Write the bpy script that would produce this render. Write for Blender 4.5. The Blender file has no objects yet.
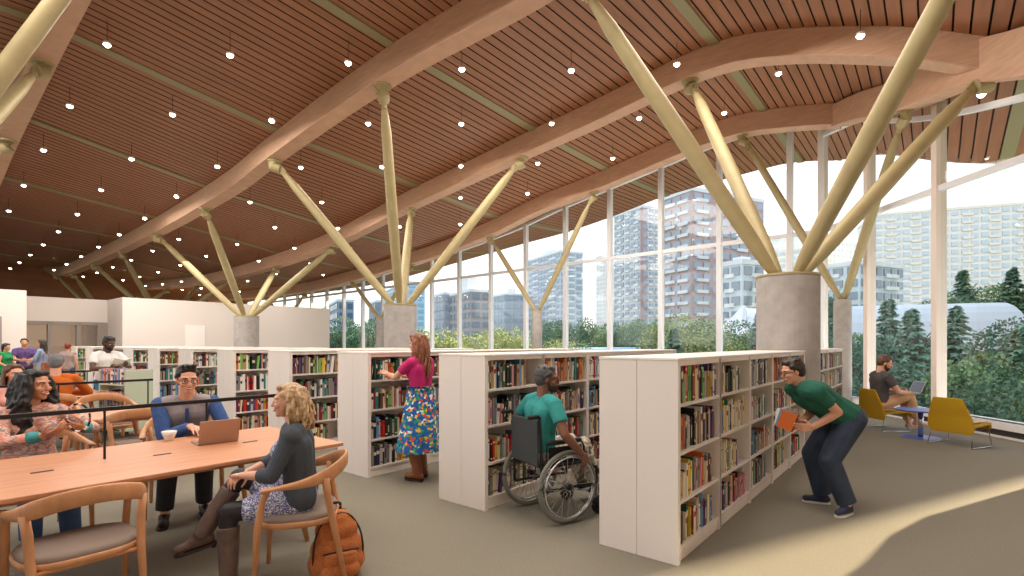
import bpy, bmesh, math, random
from mathutils import Vector, Matrix, Quaternion
R = random.Random(7)
SC = bpy.context.scene
COL = SC.collection
PI = math.pi
F, HZ, CAMZ = 512.0, 343.0, 1.56
TH = math.atan2(0.7717, 0.6360)          # library grid direction (along the bookcases)
UX, UY = math.cos(TH), math.sin(TH)
VX, VY = -UY, UX
def P(p, q, z=0.0): return Vector((p*UX+q*VX, p*UY+q*VY, z))
def pq(x, y): return x*UX+y*UY, x*VX+y*VY
def V(*a): return Vector(a)

# ------------------------------------------------------------------ materials
def srgb(c):
    return tuple(((x/255)/12.92 if x/255 <= .04045 else ((x/255+.055)/1.055)**2.4) for x in c)
MATS = {}
def mat(name, rgb, rough=.6, metal=0, noise=0.0, nscale=8, bump=0, bscale=40, emit=None, es=0, stretch=(1,1,1), rgb2=None, spec=None, coord='Object'):
    if name in MATS: return MATS[name]
    m = bpy.data.materials.new(name); m.use_nodes = True
    nt = m.node_tree; b = nt.nodes['Principled BSDF']
    c = srgb(rgb)+(1,)
    b.inputs['Base Color'].default_value = c
    b.inputs['Roughness'].default_value = rough
    b.inputs['Metallic'].default_value = metal
    if spec is not None: b.inputs['Specular IOR Level'].default_value = spec
    if noise or rgb2 or bump:
        tc = nt.nodes.new('ShaderNodeTexCoord'); mp = nt.nodes.new('ShaderNodeMapping')
        mp.inputs['Scale'].default_value = stretch
        nt.links.new(tc.outputs[coord], mp.inputs['Vector'])
    if noise or rgb2:
        n = nt.nodes.new('ShaderNodeTexNoise'); n.inputs['Scale'].default_value = nscale; n.inputs['Detail'].default_value = 6
        nt.links.new(mp.outputs['Vector'], n.inputs['Vector'])
        cr = nt.nodes.new('ShaderNodeValToRGB')
        cr.color_ramp.elements[0].position = .3; cr.color_ramp.elements[1].position = .7
        if rgb2: a0, a1 = c, srgb(rgb2)+(1,)
        else:
            a0 = tuple(max(0, x*(1-noise)) for x in c[:3])+(1,); a1 = tuple(min(1, x*(1+noise)) for x in c[:3])+(1,)
        cr.color_ramp.elements[0].color = a0; cr.color_ramp.elements[1].color = a1
        nt.links.new(n.outputs['Fac'], cr.inputs['Fac']); nt.links.new(cr.outputs['Color'], b.inputs['Base Color'])
    if bump:
        n2 = nt.nodes.new('ShaderNodeTexNoise'); n2.inputs['Scale'].default_value = bscale; n2.inputs['Detail'].default_value = 4
        nt.links.new(mp.outputs['Vector'], n2.inputs['Vector'])
        bp = nt.nodes.new('ShaderNodeBump'); bp.inputs['Strength'].default_value = bump; bp.inputs['Distance'].default_value = .02
        nt.links.new(n2.outputs['Fac'], bp.inputs['Height']); nt.links.new(bp.outputs['Normal'], b.inputs['Normal'])
    if emit is not None:
        b.inputs['Emission Color'].default_value = srgb(emit)+(1,); b.inputs['Emission Strength'].default_value = es
    MATS[name] = m
    return m
def ramp_mat(name, cols, scale=30, kind='voronoi', rough=.8, stretch=(1,1,1)):
    """cloth with a printed pattern: colour cells"""
    if name in MATS: return MATS[name]
    m = bpy.data.materials.new(name); m.use_nodes = True
    nt = m.node_tree; b = nt.nodes['Principled BSDF']; b.inputs['Roughness'].default_value = rough
    tc = nt.nodes.new('ShaderNodeTexCoord'); mp = nt.nodes.new('ShaderNodeMapping'); mp.inputs['Scale'].default_value = stretch
    nt.links.new(tc.outputs['Object'], mp.inputs['Vector'])
    cr = nt.nodes.new('ShaderNodeValToRGB'); cr.color_ramp.interpolation = 'CONSTANT'
    els = cr.color_ramp.elements
    for i, c in enumerate(cols):
        pos = i/len(cols)
        e = els[i] if i < 2 else els.new(pos)
        e.position = pos; e.color = srgb(c)+(1,)
    if kind == 'voronoi':
        t = nt.nodes.new('ShaderNodeTexVoronoi'); t.inputs['Scale'].default_value = scale
        s = nt.nodes.new('ShaderNodeSeparateColor'); nt.links.new(t.outputs['Color'], s.inputs['Color'])
        nt.links.new(mp.outputs['Vector'], t.inputs['Vector']); nt.links.new(s.outputs[0], cr.inputs['Fac'])
    else:
        t = nt.nodes.new('ShaderNodeTexNoise'); t.inputs['Scale'].default_value = scale; t.inputs['Detail'].default_value = 3
        mr = nt.nodes.new('ShaderNodeMapRange'); mr.inputs['From Min'].default_value = .3; mr.inputs['From Max'].default_value = .7
        nt.links.new(mp.outputs['Vector'], t.inputs['Vector']); nt.links.new(t.outputs['Fac'], mr.inputs['Value']); nt.links.new(mr.outputs['Result'], cr.inputs['Fac'])
    nt.links.new(cr.outputs['Color'], b.inputs['Base Color'])
    MATS[name] = m
    return m
def glass_mat(name, tint=(235,240,242), gl=.06):
    m = bpy.data.materials.new(name); m.use_nodes = True
    nt = m.node_tree; nt.nodes.clear()
    o = nt.nodes.new('ShaderNodeOutputMaterial'); mx = nt.nodes.new('ShaderNodeMixShader')
    t = nt.nodes.new('ShaderNodeBsdfTransparent'); g = nt.nodes.new('ShaderNodeBsdfGlossy')
    t.inputs['Color'].default_value = srgb(tint)+(1,); g.inputs['Roughness'].default_value = .02
    mx.inputs[0].default_value = gl
    nt.links.new(t.outputs[0], mx.inputs[1]); nt.links.new(g.outputs[0], mx.inputs[2]); nt.links.new(mx.outputs[0], o.inputs['Surface'])
    MATS[name] = m
    return m

M_WHITE = mat('laminate_white', (238,228,220), .45)
M_SHELFIN = mat('laminate_inner', (226,217,210), .5)
M_CONC = mat('concrete', (172,165,160), .85, noise=.12, nscale=6, bump=.15, bscale=20)
M_GOLD = mat('gold_paint', (176,160,118), .5, metal=.1, noise=.06, nscale=5)
M_BEAM = mat('glulam', (206,164,136), .6, noise=.10, nscale=3, stretch=(1,1,6))
M_TABLE = mat('table_wood', (202,142,106), .42, noise=.12, nscale=3.2, stretch=(1.0,14,14))
M_CHAIR = mat('chair_wood', (204,144,98), .45, noise=.12, nscale=6, stretch=(3,3,1))
M_SEAT = mat('seat_fabric', (142,124,112), .9, bump=.2, bscale=300)
M_BLACK = mat('black_metal', (30,28,28), .5, metal=.3)
M_CHROME = mat('chrome', (210,210,212), .2, metal=.9)
M_MULL = mat('mullion_aluminium', (236,236,240), .5, metal=.1)
M_FIN = mat('fin_panel', (238,222,212), .55)
M_WALL = mat('wall_paint', (224,214,206), .85)
M_GREYF = mat('door_frame_grey', (150,140,132), .6)
M_STRIP = mat('ceiling_strip_metal', (146,138,100), .5, metal=.1)
M_GLASS = glass_mat('window_glass')
M_DGLASS = glass_mat('partition_glass', (228,224,220), .08)

# ------------------------------------------------------------------ mesh builder
class MB:
    def __init__(s): s.v = []; s.f = []; s.m = []; s.cur = 0
    def add(s, vs, fs, mi=None):
        o = len(s.v); s.v += [tuple(v) for v in vs]; s.f += [tuple(i+o for i in f) for f in fs]
        s.m += [s.cur if mi is None else mi]*len(fs); return s
    def box(s, x0,x1,y0,y1,z0,z1, mi=None, M=None):
        vs = [V(x,y,z) for x in (x0,x1) for y in (y0,y1) for z in (z0,z1)]
        if M is not None: vs = [M@v for v in vs]
        return s.add(vs, [(0,1,3,2),(4,6,7,5),(0,4,5,1),(2,3,7,6),(0,2,6,4),(1,5,7,3)], mi)
    def tube(s, pts, rad, n=10, mi=None, closed=False, flat=None, up=V(0,0,1)):
        """rad number or list; flat=(a,b) half sizes list for elliptical/box sections"""
        pts = [Vector(p) for p in pts]; k = len(pts); rings = []
        for i, p in enumerate(pts):
            if closed: t = pts[(i+1)%k]-pts[i-1]
            else: t = pts[min(i+1,k-1)]-pts[max(i-1,0)]
            t.normalize()
            a = up.cross(t)
            if a.length < 1e-3: a = V(1,0,0).cross(t)
            a.normalize(); b = t.cross(a)
            if flat: ra, rb = flat[i] if isinstance(flat, list) else flat
            else: ra = rb = rad[i] if isinstance(rad, (list,tuple)) else rad
            rings.append([p + a*ra*math.cos(2*PI*j/n) + b*rb*math.sin(2*PI*j/n) for j in range(n)])
        vs = [v for r in rings for v in r]; fs = []
        for i in range(k if closed else k-1):
            i2 = (i+1)%k
            for j in range(n):
                j2 = (j+1)%n
                fs.append((i*n+j, i*n+j2, i2*n+j2, i2*n+j))
        if not closed:
            fs.append(tuple(range(n))[::-1]); fs.append(tuple((k-1)*n+j for j in range(n)))
        return s.add(vs, fs, mi)
    def bar(s, a, b, w, h, mi=None, up=V(0,0,1)):
        a, b = Vector(a), Vector(b); t = (b-a).normalized(); x = up.cross(t)
        if x.length < 1e-3: x = V(1,0,0)
        x.normalize(); y = t.cross(x)
        vs = [p+x*sx*w/2+y*sy*h/2 for p in (a,b) for sx in (-1,1) for sy in (-1,1)]
        return s.add(vs, [(0,1,3,2),(4,6,7,5),(0,4,5,1),(2,3,7,6),(0,2,6,4),(1,5,7,3)], mi)
    def lathe(s, prof, n=24, mi=None, c=V(0,0,0), sx=1, sy=1):
        vs = []; fs = []
        for r, z in prof:
            vs += [V(c.x+r*sx*math.cos(2*PI*j/n), c.y+r*sy*math.sin(2*PI*j/n), c.z+z) for j in range(n)]
        for i in range(len(prof)-1):
            for j in range(n):
                j2 = (j+1)%n; fs.append((i*n+j, i*n+j2, (i+1)*n+j2, (i+1)*n+j))
        fs.append(tuple(range(n))[::-1]); fs.append(tuple((len(prof)-1)*n+j for j in range(n)))
        return s.add(vs, fs, mi)
    def cap(s, a, b, ra, rb, n=10, mi=None):
        """tapered capsule"""
        a, b = Vector(a), Vector(b); t = b-a; L = t.length
        t = t/L if L > 1e-6 else V(0,0,1)
        pts = []; rs = []
        for i in range(1,5):
            an = PI/2*(1-i/4); pts.append(a - t*ra*math.sin(an)); rs.append(max(ra*math.cos(an), 1e-4))
        for i in range(0,4):
            an = PI/2*(i/4); pts.append(b + t*rb*math.sin(an)); rs.append(rb*math.cos(an))
        pts.insert(0, a-t*ra*.999); rs.insert(0, ra*.12); pts.append(b+t*rb*.999); rs.append(rb*.12)
        up = V(0,0,1) if abs(t.z) < .9 else V(1,0,0)
        x = up.cross(t).normalized(); y = t.cross(x); vs = []; k = len(pts)
        for p, r in zip(pts, rs):
            vs += [p+x*r*math.cos(2*PI*j/n)+y*r*math.sin(2*PI*j/n) for j in range(n)]
        fs = []
        for i in range(k-1):
            for j in range(n):
                j2 = (j+1)%n; fs.append((i*n+j, i*n+j2, (i+1)*n+j2, (i+1)*n+j))
        fs.append(tuple(range(n))[::-1]); fs.append(tuple((k-1)*n+j for j in range(n)))
        return s.add(vs, fs, mi)
    def ell(s, c, r, M=None, n=16, mi=None):
        c = Vector(c); M = M or Matrix.Identity(3); vs = []; fs = []; k = n//2
        for i in range(1,k):
            a = PI*i/k
            vs += [c + M@V(r[0]*math.sin(a)*math.cos(2*PI*j/n), r[1]*math.sin(a)*math.sin(2*PI*j/n), r[2]*math.cos(a)) for j in range(n)]
        vs += [c+M@V(0,0,r[2]), c+M@V(0,0,-r[2])]; T = len(vs)-2
        for i in range(k-2):
            for j in range(n):
                j2 = (j+1)%n; fs.append((i*n+j, (i+1)*n+j, (i+1)*n+j2, i*n+j2))
        for j in range(n):
            j2 = (j+1)%n; fs.append((T, j, j2)); fs.append((T+1, (k-2)*n+j2, (k-2)*n+j))
        return s.add(vs, fs, mi)
    def rect(s, x, y, z, sx, sy, mi=None): return s.box(x-sx/2,x+sx/2,y-sy/2,y+sy/2,z[0],z[1],mi)
    def mesh(s, name, mats, smooth=False):
        me = bpy.data.meshes.new(name); me.from_pydata(s.v, [], s.f)
        for m in (mats if isinstance(mats, (list,tuple)) else [mats]): me.materials.append(m)
        if len(me.materials) > 1: me.polygons.foreach_set('material_index', s.m)
        if smooth: me.polygons.foreach_set('use_smooth', [True]*len(me.polygons))
        me.update(); return me
    def build(s, name, mats, parent=None, smooth=False, bevel=0, seg=2, recalc=False):
        me = s.mesh(name, mats, smooth)
        if recalc or bevel:
            bm = bmesh.new(); bm.from_mesh(me)
            if recalc: bmesh.ops.recalc_face_normals(bm, faces=bm.faces)
            if bevel:
                bmesh.ops.remove_doubles(bm, verts=bm.verts, dist=1e-5)
                bmesh.ops.bevel(bm, geom=[e for e in bm.edges if e.is_manifold and e.calc_face_angle(0) > .6], offset=bevel, segments=seg, affect='EDGES', profile=.5)
            bm.to_mesh(me); bm.free()
        return link(name, me, parent)
def link(name, me, parent=None):
    o = bpy.data.objects.new(name, me); COL.objects.link(o)
    if parent is not None: o.parent = parent
    return o
def tag(o, label=None, cat=None, group=None, kind=None):
    if label: o['label'] = label
    if cat: o['category'] = cat
    if group: o['group'] = group
    if kind: o['kind'] = kind
    return o
def thing(name, label, cat, loc=(0,0,0), rz=0, group=None, scale=1):
    o = bpy.data.objects.new(name, None); COL.objects.link(o); o.empty_display_size = .1
    o.location = loc; o.rotation_euler = (0,0,rz); o.scale = (scale,)*3
    return tag(o, label, cat, group)
def kids(o): return KIDS.get(o.name, [])
KIDS = {}
def index_kids():
    KIDS.clear()
    for o in bpy.data.objects:
        if o.parent: KIDS.setdefault(o.parent.name, []).append(o)
def dup(o, loc=None, rz=None, label=None, group=None, parent=None, sub=None):
    c = o.copy(); COL.objects.link(c); c.parent = parent
    if loc is not None: c.location = loc
    if rz is not None: c.rotation_euler = (0,0,rz)
    if label: c['label'] = label
    if group: c['group'] = group
    for ch in (sub or kids)(o): dup(ch, parent=c, sub=sub)
    return c
def lerp(a,b,t): return a+(b-a)*t
def interp(tab, x):
    if x <= tab[0][0]: return tab[0][1]
    if x >= tab[-1][0]: return tab[-1][1]
    for i in range(len(tab)-1):
        if tab[i][0] <= x <= tab[i+1][0]:
            x1,y1 = tab[i]; x2,y2 = tab[i+1]
            x0,y0 = tab[i-1] if i > 0 else (x1-(x2-x1), y1-(y2-y1))
            x3,y3 = tab[i+2] if i+2 < len(tab) else (x2+(x2-x1), y2+(y2-y1))
            h = x2-x1; m1 = (y2-y0)/(x2-x0); m2 = (y3-y1)/(x3-x1); t = (x-x1)/h
            return (2*t**3-3*t*t+1)*y1+(t**3-2*t*t+t)*h*m1+(-2*t**3+3*t*t)*y2+(t**3-t*t)*h*m2
def bez(pts, n=12):
    """Catmull-Rom through points"""
    out = []
    pts = [Vector(p) for p in pts]
    for i in range(len(pts)-1):
        p0 = pts[max(i-1,0)]; p1 = pts[i]; p2 = pts[i+1]; p3 = pts[min(i+2,len(pts)-1)]
        for j in range(n):
            t = j/n
            out.append(.5*((2*p1)+(p2-p0)*t+(2*p0-5*p1+4*p2-p3)*t*t+(3*p1-p0-3*p2+p3)*t**3))
    out.append(pts[-1]); return out

# ------------------------------------------------------------------ people
def remesh(mb, voxel, smooth=4):
    me = mb.mesh('tmp', M_WHITE)
    o = bpy.data.objects.new('tmp', me); COL.objects.link(o)
    r = o.modifiers.new('r', 'REMESH'); r.mode = 'VOXEL'; r.voxel_size = voxel
    if smooth:
        s = o.modifiers.new('s', 'SMOOTH'); s.factor = .5; s.iterations = smooth
    dg = bpy.context.evaluated_depsgraph_get()
    out = bpy.data.meshes.new_from_object(o.evaluated_get(dg))
    bpy.data.objects.remove(o); bpy.data.meshes.remove(me)
    return out
def join_meshes(ms, name, mats):
    mb = MB()
    for i, m in enumerate(ms):
        mb.add([v.co for v in m.vertices], [tuple(p.vertices) for p in m.polygons]); bpy.data.meshes.remove(m)
    return mb.mesh(name, mats, True)
def ik(a, t, l1, l2, pole):
    a, t = Vector(a), Vector(t); d = t-a; L = min(d.length, (l1+l2)*.999); d.normalize()
    x = (l1*l1-l2*l2+L*L)/(2*L); h = math.sqrt(max(l1*l1-x*x, 1e-6))
    pole = Vector(pole); n = (pole-d*pole.dot(d)).normalized()
    return a+d*x+n*h, a+d*L
def hand(mb, w, d, nrm, side, curl=.5, k=1.0, spread=1.0):
    """w wrist, d direction of the hand, nrm palm normal (the way the palm faces), side +1 when thumb lies along nrm x d"""
    d = Vector(d).normalized(); nrm = Vector(nrm); nrm = (nrm-d*nrm.dot(d)).normalized(); s = nrm.cross(d)*side
    lens = [(.040,.026,.020),(.044,.030,.022),(.041,.028,.021),(.032,.021,.018)]
    for i in range(4):
        o = (1.5-i)*.0205
        base = w+d*.085*k+s*o*k - nrm*.0*k
        if i == 3: base -= d*.008*k
        mb.cap(w+d*.012*k+s*o*.62*k, base, .0135*k, .0115*k, 8)
        p = base; dd = (d+s*o*1.6*spread).normalized(); nn = Vector(nrm)
        for j, L in enumerate(lens[i]):
            ang = curl*(.55,.8,.5)[j]; c_, s_ = math.cos(ang), math.sin(ang)
            dd, nn = (dd*c_+nn*s_).normalized(), (nn*c_-dd*s_).normalized()
            p2 = p+dd*L*k
            mb.cap(p, p2, (.0088,.0080,.0072)[j]*k, (.0082,.0073,.0062)[j]*k, 8)
            p = p2
    t0 = w+d*.022*k+s*.026*k+nrm*.004*k
    t1 = t0+(d*.6+s*.75+nrm*.25).normalized()*.042*k
    t2 = t1+(d*.9+s*.25+nrm*(.2+.5*curl)).normalized()*.032*k
    t3 = t2+(d*.95+nrm*(.3+.6*curl)).normalized()*.024*k
    mb.cap(t0,t1,.014*k,.0105*k,8); mb.cap(t1,t2,.0100*k,.0090*k,8); mb.cap(t2,t3,.0088*k,.0070*k,8)
SKIN = {'light':mat('skin_light',(226,168,140),.5), 'tan':mat('skin_tan',(204,146,112),.5), 'brown':mat('skin_brown',(134,88,66),.5), 'dark':mat('skin_dark',(96,64,50),.5)}
M_EYE = mat('eye_white',(236,232,228),.3); M_IRIS = mat('iris',(40,28,22),.3); M_LIP = mat('lips',(176,92,84),.5); M_TEETH = mat('teeth',(244,240,232),.4)
def person(label, pos, yaw, scale=1.0, female=False, hip=.90, lean=0, side=0, twist=0, head=(0,0), arms=None, legs=None, skin='light', hair=None,
           top=None, bottom=None, shoes=None, vox=.009, group=None, extras=None, bulk=1.0, crop=False, smile=True, toe=0, hands=True, curls=(.5,.5), glasses=False, beard=None, palm=None, feet=None, name='person'):
    root = thing(name, label, 'person', pos, yaw, group, scale)
    sk = SKIN[skin]; fem = female
    H = V(0,0,hip)
    up = V(math.sin(lean), math.sin(side), math.cos(lean)).normalized()
    sw = .165 if fem else .19; hw = .095
    Rt = Matrix.Rotation(twist, 3, 'Z')
    left = (Rt@V(0,1,0)); left = (left-up*left.dot(up)).normalized(); fwd = left.cross(up)
    waist = H+up*.17; chest = H+up*.36+fwd*.0; neck = H+up*.49; shz = H+up*.455
    hd = neck+up*.02+V(0,0,.055)
    hy, hp = head
    HM = Matrix.Rotation(hy,3,'Z')@Matrix.Rotation(hp,3,'Y')      # head frame: +X face
    nk = hd+V(0,0,-.022)+ (HM@V(.012,0,0))
    hc = nk+HM@V(.015,0,.105)
    body = MB(); f = .92 if fem else 1
    def torso(mb, g, low=True, cut=False):
        g = g+(bulk-1)*.1
        # g = extra thickness
        for s_ in (-1,1):
            if not (crop and g > 0): mb.cap(H+left*s_*.075+up*.02, waist+left*s_*.055, .098*f+g+(.012 if fem else 0), .088*f+g)
            mb.cap(waist+left*s_*.055, chest+left*s_*.07, .088*f+g, .102*f+g)
            mb.cap(chest+left*s_*.07, shz+left*s_*sw*.62-up*.012, .098*f+g, .062*f+g)
            mb.cap(chest+left*s_*.09-fwd*.015, H+up*.24+left*s_*.08, .085*f+g,.07*f+g*.9)
            mb.cap(shz+left*s_*sw*.5, shz+left*s_*sw-up*.014, .056+g, .046+g)
            if fem: mb.ell(chest+left*s_*.07+fwd*.075-up*.03, (.058+g,.058+g,.058+g))
        mb.cap(neck-up*.03, shz-up*.05, .06+g*.5, .08+g)
    torso(body, -.004)
    J = {'neck':neck,'hip':H,'head':hc,'HM':HM,'fwd':fwd,'left':left,'up':up,'chest':chest}
    # arms: side -1 right, +1 left
    arms = arms or [(V(.05,-.26,hip-.12),V(-1,-.3,0)),(V(.05,.26,hip-.12),V(-1,.3,0))]
    A = []
    ks = .93 if fem else 1
    for s_, (tg, pole) in zip((-1,1), arms):
        sh = shz+left*s_*sw-up*.012
        e, w = ik(sh, tg, .285*ks, .25*ks, pole); A.append((sh,e,w))
        ra = (.044 if fem else .052); rf = (.036 if fem else .043)
        body.cap(sh, lerp(sh,e,.45), ra*1.02, ra); body.cap(lerp(sh,e,.45), e, ra, rf*.92)
        body.cap(e, lerp(e,w,.3), rf*.92, rf); body.cap(lerp(e,w,.3), w, rf, rf*.66)
    J['arms'] = A
    legs = legs or [(V(0,-.1,.09),V(1,0,0)),(V(0,.1,.09),V(1,0,0))]
    Lg = []
    for s_, (tg, pole) in zip((-1,1), legs):
        hj = H+left*s_*hw-up*.02
        kn, an = ik(hj, tg, .43*ks+.01, .42*ks, pole); Lg.append((hj,kn,an))
        r1 = .086 if fem else .088
        body.cap(hj, lerp(hj,kn,.5), r1, r1*.82); body.cap(lerp(hj,kn,.5), kn, r1*.82, .056)
        body.cap(kn, lerp(kn,an,.32), .054, .056); body.cap(lerp(kn,an,.32), an, .056, .036)
    J['legs'] = Lg
    fd = []
    for i, (hj,kn,an) in enumerate(Lg):
        if feet and feet[i] is not None: d = Vector(feet[i]).normalized()
        else:
            d = V(1,(-.12,.12)[i],0).normalized()
        fd.append(d)
        body.cap(an, an-V(0,0,.03)+d*.02, .035,.035); body.cap(an-V(0,0,.045)-d*.02, an-V(0,0,.055)+d*.13, .033,.026)
    parts = [remesh(body, vox, 3)]
    # head and neck
    hm = MB()
    def L(x,y,z): return hc+HM@V(x,y,z)
    hm.cap(neck-up*.045, nk+HM@V(-.012,0,.045), .052 if fem else .062, .048 if fem else .058)
    k = .95 if fem else 1
    hm.ell(L(-.012,0,.030), (.096*k,.076*k,.092*k), HM)
    hm.ell(L(.020,0,-.020), (.066*k,.062*k,.080*k), HM)
    hm.ell(L(.030,0,-.062), (.052*k,.046*k,.042*k), HM)
    hm.ell(L(.062*k,0,-.088*k), (.020,.024,.018), HM)
    hm.cap(L(.082*k,0,.020), L(.100*k,0,-.018), .010,.013); hm.ell(L(.100*k,0,-.022),(.014,.015,.011),HM)
    for s_ in (-1,1):
        hm.cap(L(.080*k,s_*.014,.034), L(.064*k,s_*.052,.032), .010,.009)
        hm.ell(L(.058*k,s_*.040,-.018),(.026,.022,.022),HM)
        hm.ell(L(-.005,s_*.074*k,.0),(.017,.008,.030),HM@Matrix.Rotation(s_*.25,3,'Z'))
    hm.cap(L(.086*k,.014,-.050),L(.086*k,-.014,-.050),.009,.009)
    parts.append(remesh(hm, min(vox*.62,.0058) if vox < .012 else vox*.6, 1 if vox < .012 else 1))
    if hands:
        hh = MB()
        for i, (sh,e,w) in enumerate(A):
            d = (w-e).normalized(); s_ = (-1,1)[i]
            nr = palm[i] if palm and palm[i] is not None else (left*-s_)
            if palm and palm[i] is not None and len(palm[i]) == 2: d, nr = palm[i]
            hand(hh, w+d*.0, d, nr, s_, curls[i], .95 if fem else 1.03)
        parts.append(remesh(hh, .0042 if vox < .012 else .008, 1))
    me = join_meshes(parts, 'body', sk); b = link('body', me, root)
    # face
    if vox < .015:
        for s_ in (-1,1):
            ey = MB(); ey.ell(L(.0722*k,s_*.031,.006),(.0115,.0125,.0072),HM,12); eo = ey.build('eye', M_EYE, root, True)
            ir = MB(); ir.ell(L(.0808*k,s_*.031,.006),(.0042,.0062,.0064),HM,10); ir.build('iris', M_IRIS, eo, True)
        lp = MB()
        pts = [L(.091*k-abs(t)**2*.022, t*(.031 if smile else .025), -.053+(abs(t)**2*.013 if smile else 0)) for t in (-1,-.6,-.2,.2,.6,1)]
        if smile:
            tt = MB(); tt.tube([p+HM@V(.004,0,-.001) for p in pts], [.001,.0035,.0048,.0048,.0035,.001], 8); tt.build('teeth', M_TEETH, root, True)
            lp.tube([p+HM@V(.003,0,.005) for p in pts], [.001,.003,.004,.004,.003,.001], 8); lp.tube([p+HM@V(.003,0,-.006) for p in pts], [.001,.003,.0045,.0045,.003,.001], 8)
        else: lp.tube(pts, [.001,.005,.007,.007,.005,.001], 8)
        lp.build('lips', M_LIP, root, True)
    hmat = hair['mat'] if hair else None
    if hair:
        if vox < .015:
            for s_ in (-1,1): bw = MB(); bw.tube([L(.088*k,s_*.014,.028),L(.087*k,s_*.032,.034),L(.074*k,s_*.050,.028)],[.003,.0045,.002],6); bw.build('eyebrow', hmat, root, True)
        hr = MB(); st = hair['style']
        # cap of hair over the skull
        hr.ell(L(-.026,0,.044), (.098*k,.086*k,.094*k), HM)
        hr.ell(L(-.050,0,.010), (.070*k,.078*k,.085*k), HM)
        hr.cap(L(.044,.03,.098),L(.044,-.03,.098),.024,.024)
        for s_ in (-1,1): hr.cap(L(.02,s_*.066,.06),L(-.025,s_*.074,.03),.020,.018)
        rr = random.Random(len(label))
        if st == 'quiff':
            for i in range(14): 
                a = rr.uniform(-.05,.05); hr.cap(L(-.01+rr.uniform(-.04,.03),a,.11), L(.055+rr.uniform(-.01,.02),a*1.1,.125+rr.uniform(0,.015)), .022,.010)
        if st == 'short':
            for i in range(16): 
                a = rr.uniform(-PI,PI); hr.cap(L(-.03+.06*math.cos(a),.05*math.sin(a),.10), L(-.02+.075*math.cos(a),.065*math.sin(a),.115), .02,.010)
        if st in ('long','curly','pony'):
            n = {'long':80,'curly':95,'pony':40}[st]; Ln = hair.get('len',.33)
            for i in range(n):
                a = rr.uniform(.34*PI, 1.66*PI) if st == 'curly' else rr.uniform(.46*PI, 1.54*PI)      # around back, 0 = face
                if st == 'pony': a = rr.uniform(.45*PI,1.55*PI)
                x0, y0 = -.02+.088*math.cos(a), .082*math.sin(a)
                z = .05+rr.uniform(-.02,.04); p = L(x0,y0,z); r = .013 if st != 'curly' else .021; ph = rr.uniform(0,6.28)
                steps = 8; pr = p
                out = (HM@V(math.cos(a),math.sin(a),0)); out.z = 0
                bulge = hair.get('bulge',.03); vol = rr.uniform(.2,1)
                for j in range(1,steps+1):
                    t = j/steps
                    q_ = L(x0,y0,z) + out*bulge*math.sin(min(1,t*1.5)*PI/2)*vol + V(0,0,-Ln*t*rr.uniform(.85,1))
                    if hair.get('back'): q_ += up*0 - fwd*.02*t
                    if st == 'curly': q_ += V(rr.uniform(-.028,.028),rr.uniform(-.028,.028),rr.uniform(-.01,.01))
                    else: q_ += HM@V(0,.012*math.sin(t*9+ph),0)*hair.get('wave',.6) + out*.012*math.cos(t*9+ph)*hair.get('wave',.6)
                    if st == 'pony': q_ = lerp(q_, L(-.11,0,z-Ln*t), min(1,t*1.2)*.8)
                    hr.cap(pr,q_,r,r*.85,7); pr = q_; r *= .93 if st != 'curly' else .96
        hv = (.0052 if st == 'long' else .007) if vox < .012 else .012
        hme = remesh(hr, hv, 1 if st != 'curly' else 0)
        # strand grain
        hme.materials.clear(); hme.materials.append(hmat); hme.polygons.foreach_set('use_smooth',[True]*len(hme.polygons))
        link('hair', hme, root)
    if beard:
        bd = MB()
        bd.ell(L(.034,0,-.066),(.056*k,.050*k,.044*k),HM); bd.ell(L(.064,0,-.092),(.026,.030,.022),HM)
        for s_ in (-1,1): bd.cap(L(.0,s_*.066,-.02),L(.03,s_*.055,-.06),.012,.018)
        bd.cap(L(.090,.022,-.040),L(.090,-.022,-.040),.006,.006)
        m_ = remesh(bd,.006,1); m_.materials.clear(); m_.materials.append(beard); link('beard', m_, root)
    if glasses:
        g = MB()
        for s_ in (-1,1):
            g.tube([L(.100*k+0.0*math.cos(a), s_*.033+.021*math.cos(a), .006+.016*math.sin(a)) for a in [2*PI*i/14 for i in range(14)]], .0026, 6, closed=True)
            g.bar(L(.098*k,s_*.054,.010), L(-.005,s_*.080*k,.012), .003,.004)
        g.bar(L(.102*k,-.012,.010),L(.102*k,.012,.010),.003,.003)
        g.build('eyeglasses', M_BLACK, root, True)
    cv = max(vox,.009)
    def cloth(nm, mb, m, sm=4, v=None):
        me = remesh(mb, v or cv, sm); me.materials.clear(); me.materials.append(m); me.name = nm
        me.polygons.foreach_set('use_smooth',[True]*len(me.polygons)); return link(nm, me, root)
    g0 = .013
    if top:
        t = MB(); torso(t, g0)
        if not top.get('open') and not crop: t.cap(H-up*.03+left*.05, H-up*.03-left*.05, .105+g0*.8, .105+g0*.8)
        sl = top.get('sleeve','short'); sm_ = top.get('sleeve_mat')
        st_ = MB() if sm_ else t
        ra = (.050 if fem else .060)
        for s_, (sh,e,w) in zip((-1,1),A):
            if sl == 'none': continue
            if sl == 'short':
                st_.tube([lerp(sh,e,x) for x in (-.05,.25,.62)], [ra*1.12,ra*1.14,ra*1.12], 14)
            else:
                end = {'long':.93,'elbow':.25,'mid':.55}[sl]
                st_.cap(sh, lerp(sh,e,.5), ra*1.08, ra*1.02); st_.cap(lerp(sh,e,.5), e, ra*1.02, ra*.90)
                st_.tube([lerp(e,w,x) for x in (-.05,end*.5,end)], [ra*.90,ra*.88,ra*.72], 14)
        cloth(top.get('name','shirt'), t, top['mat'])
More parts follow.
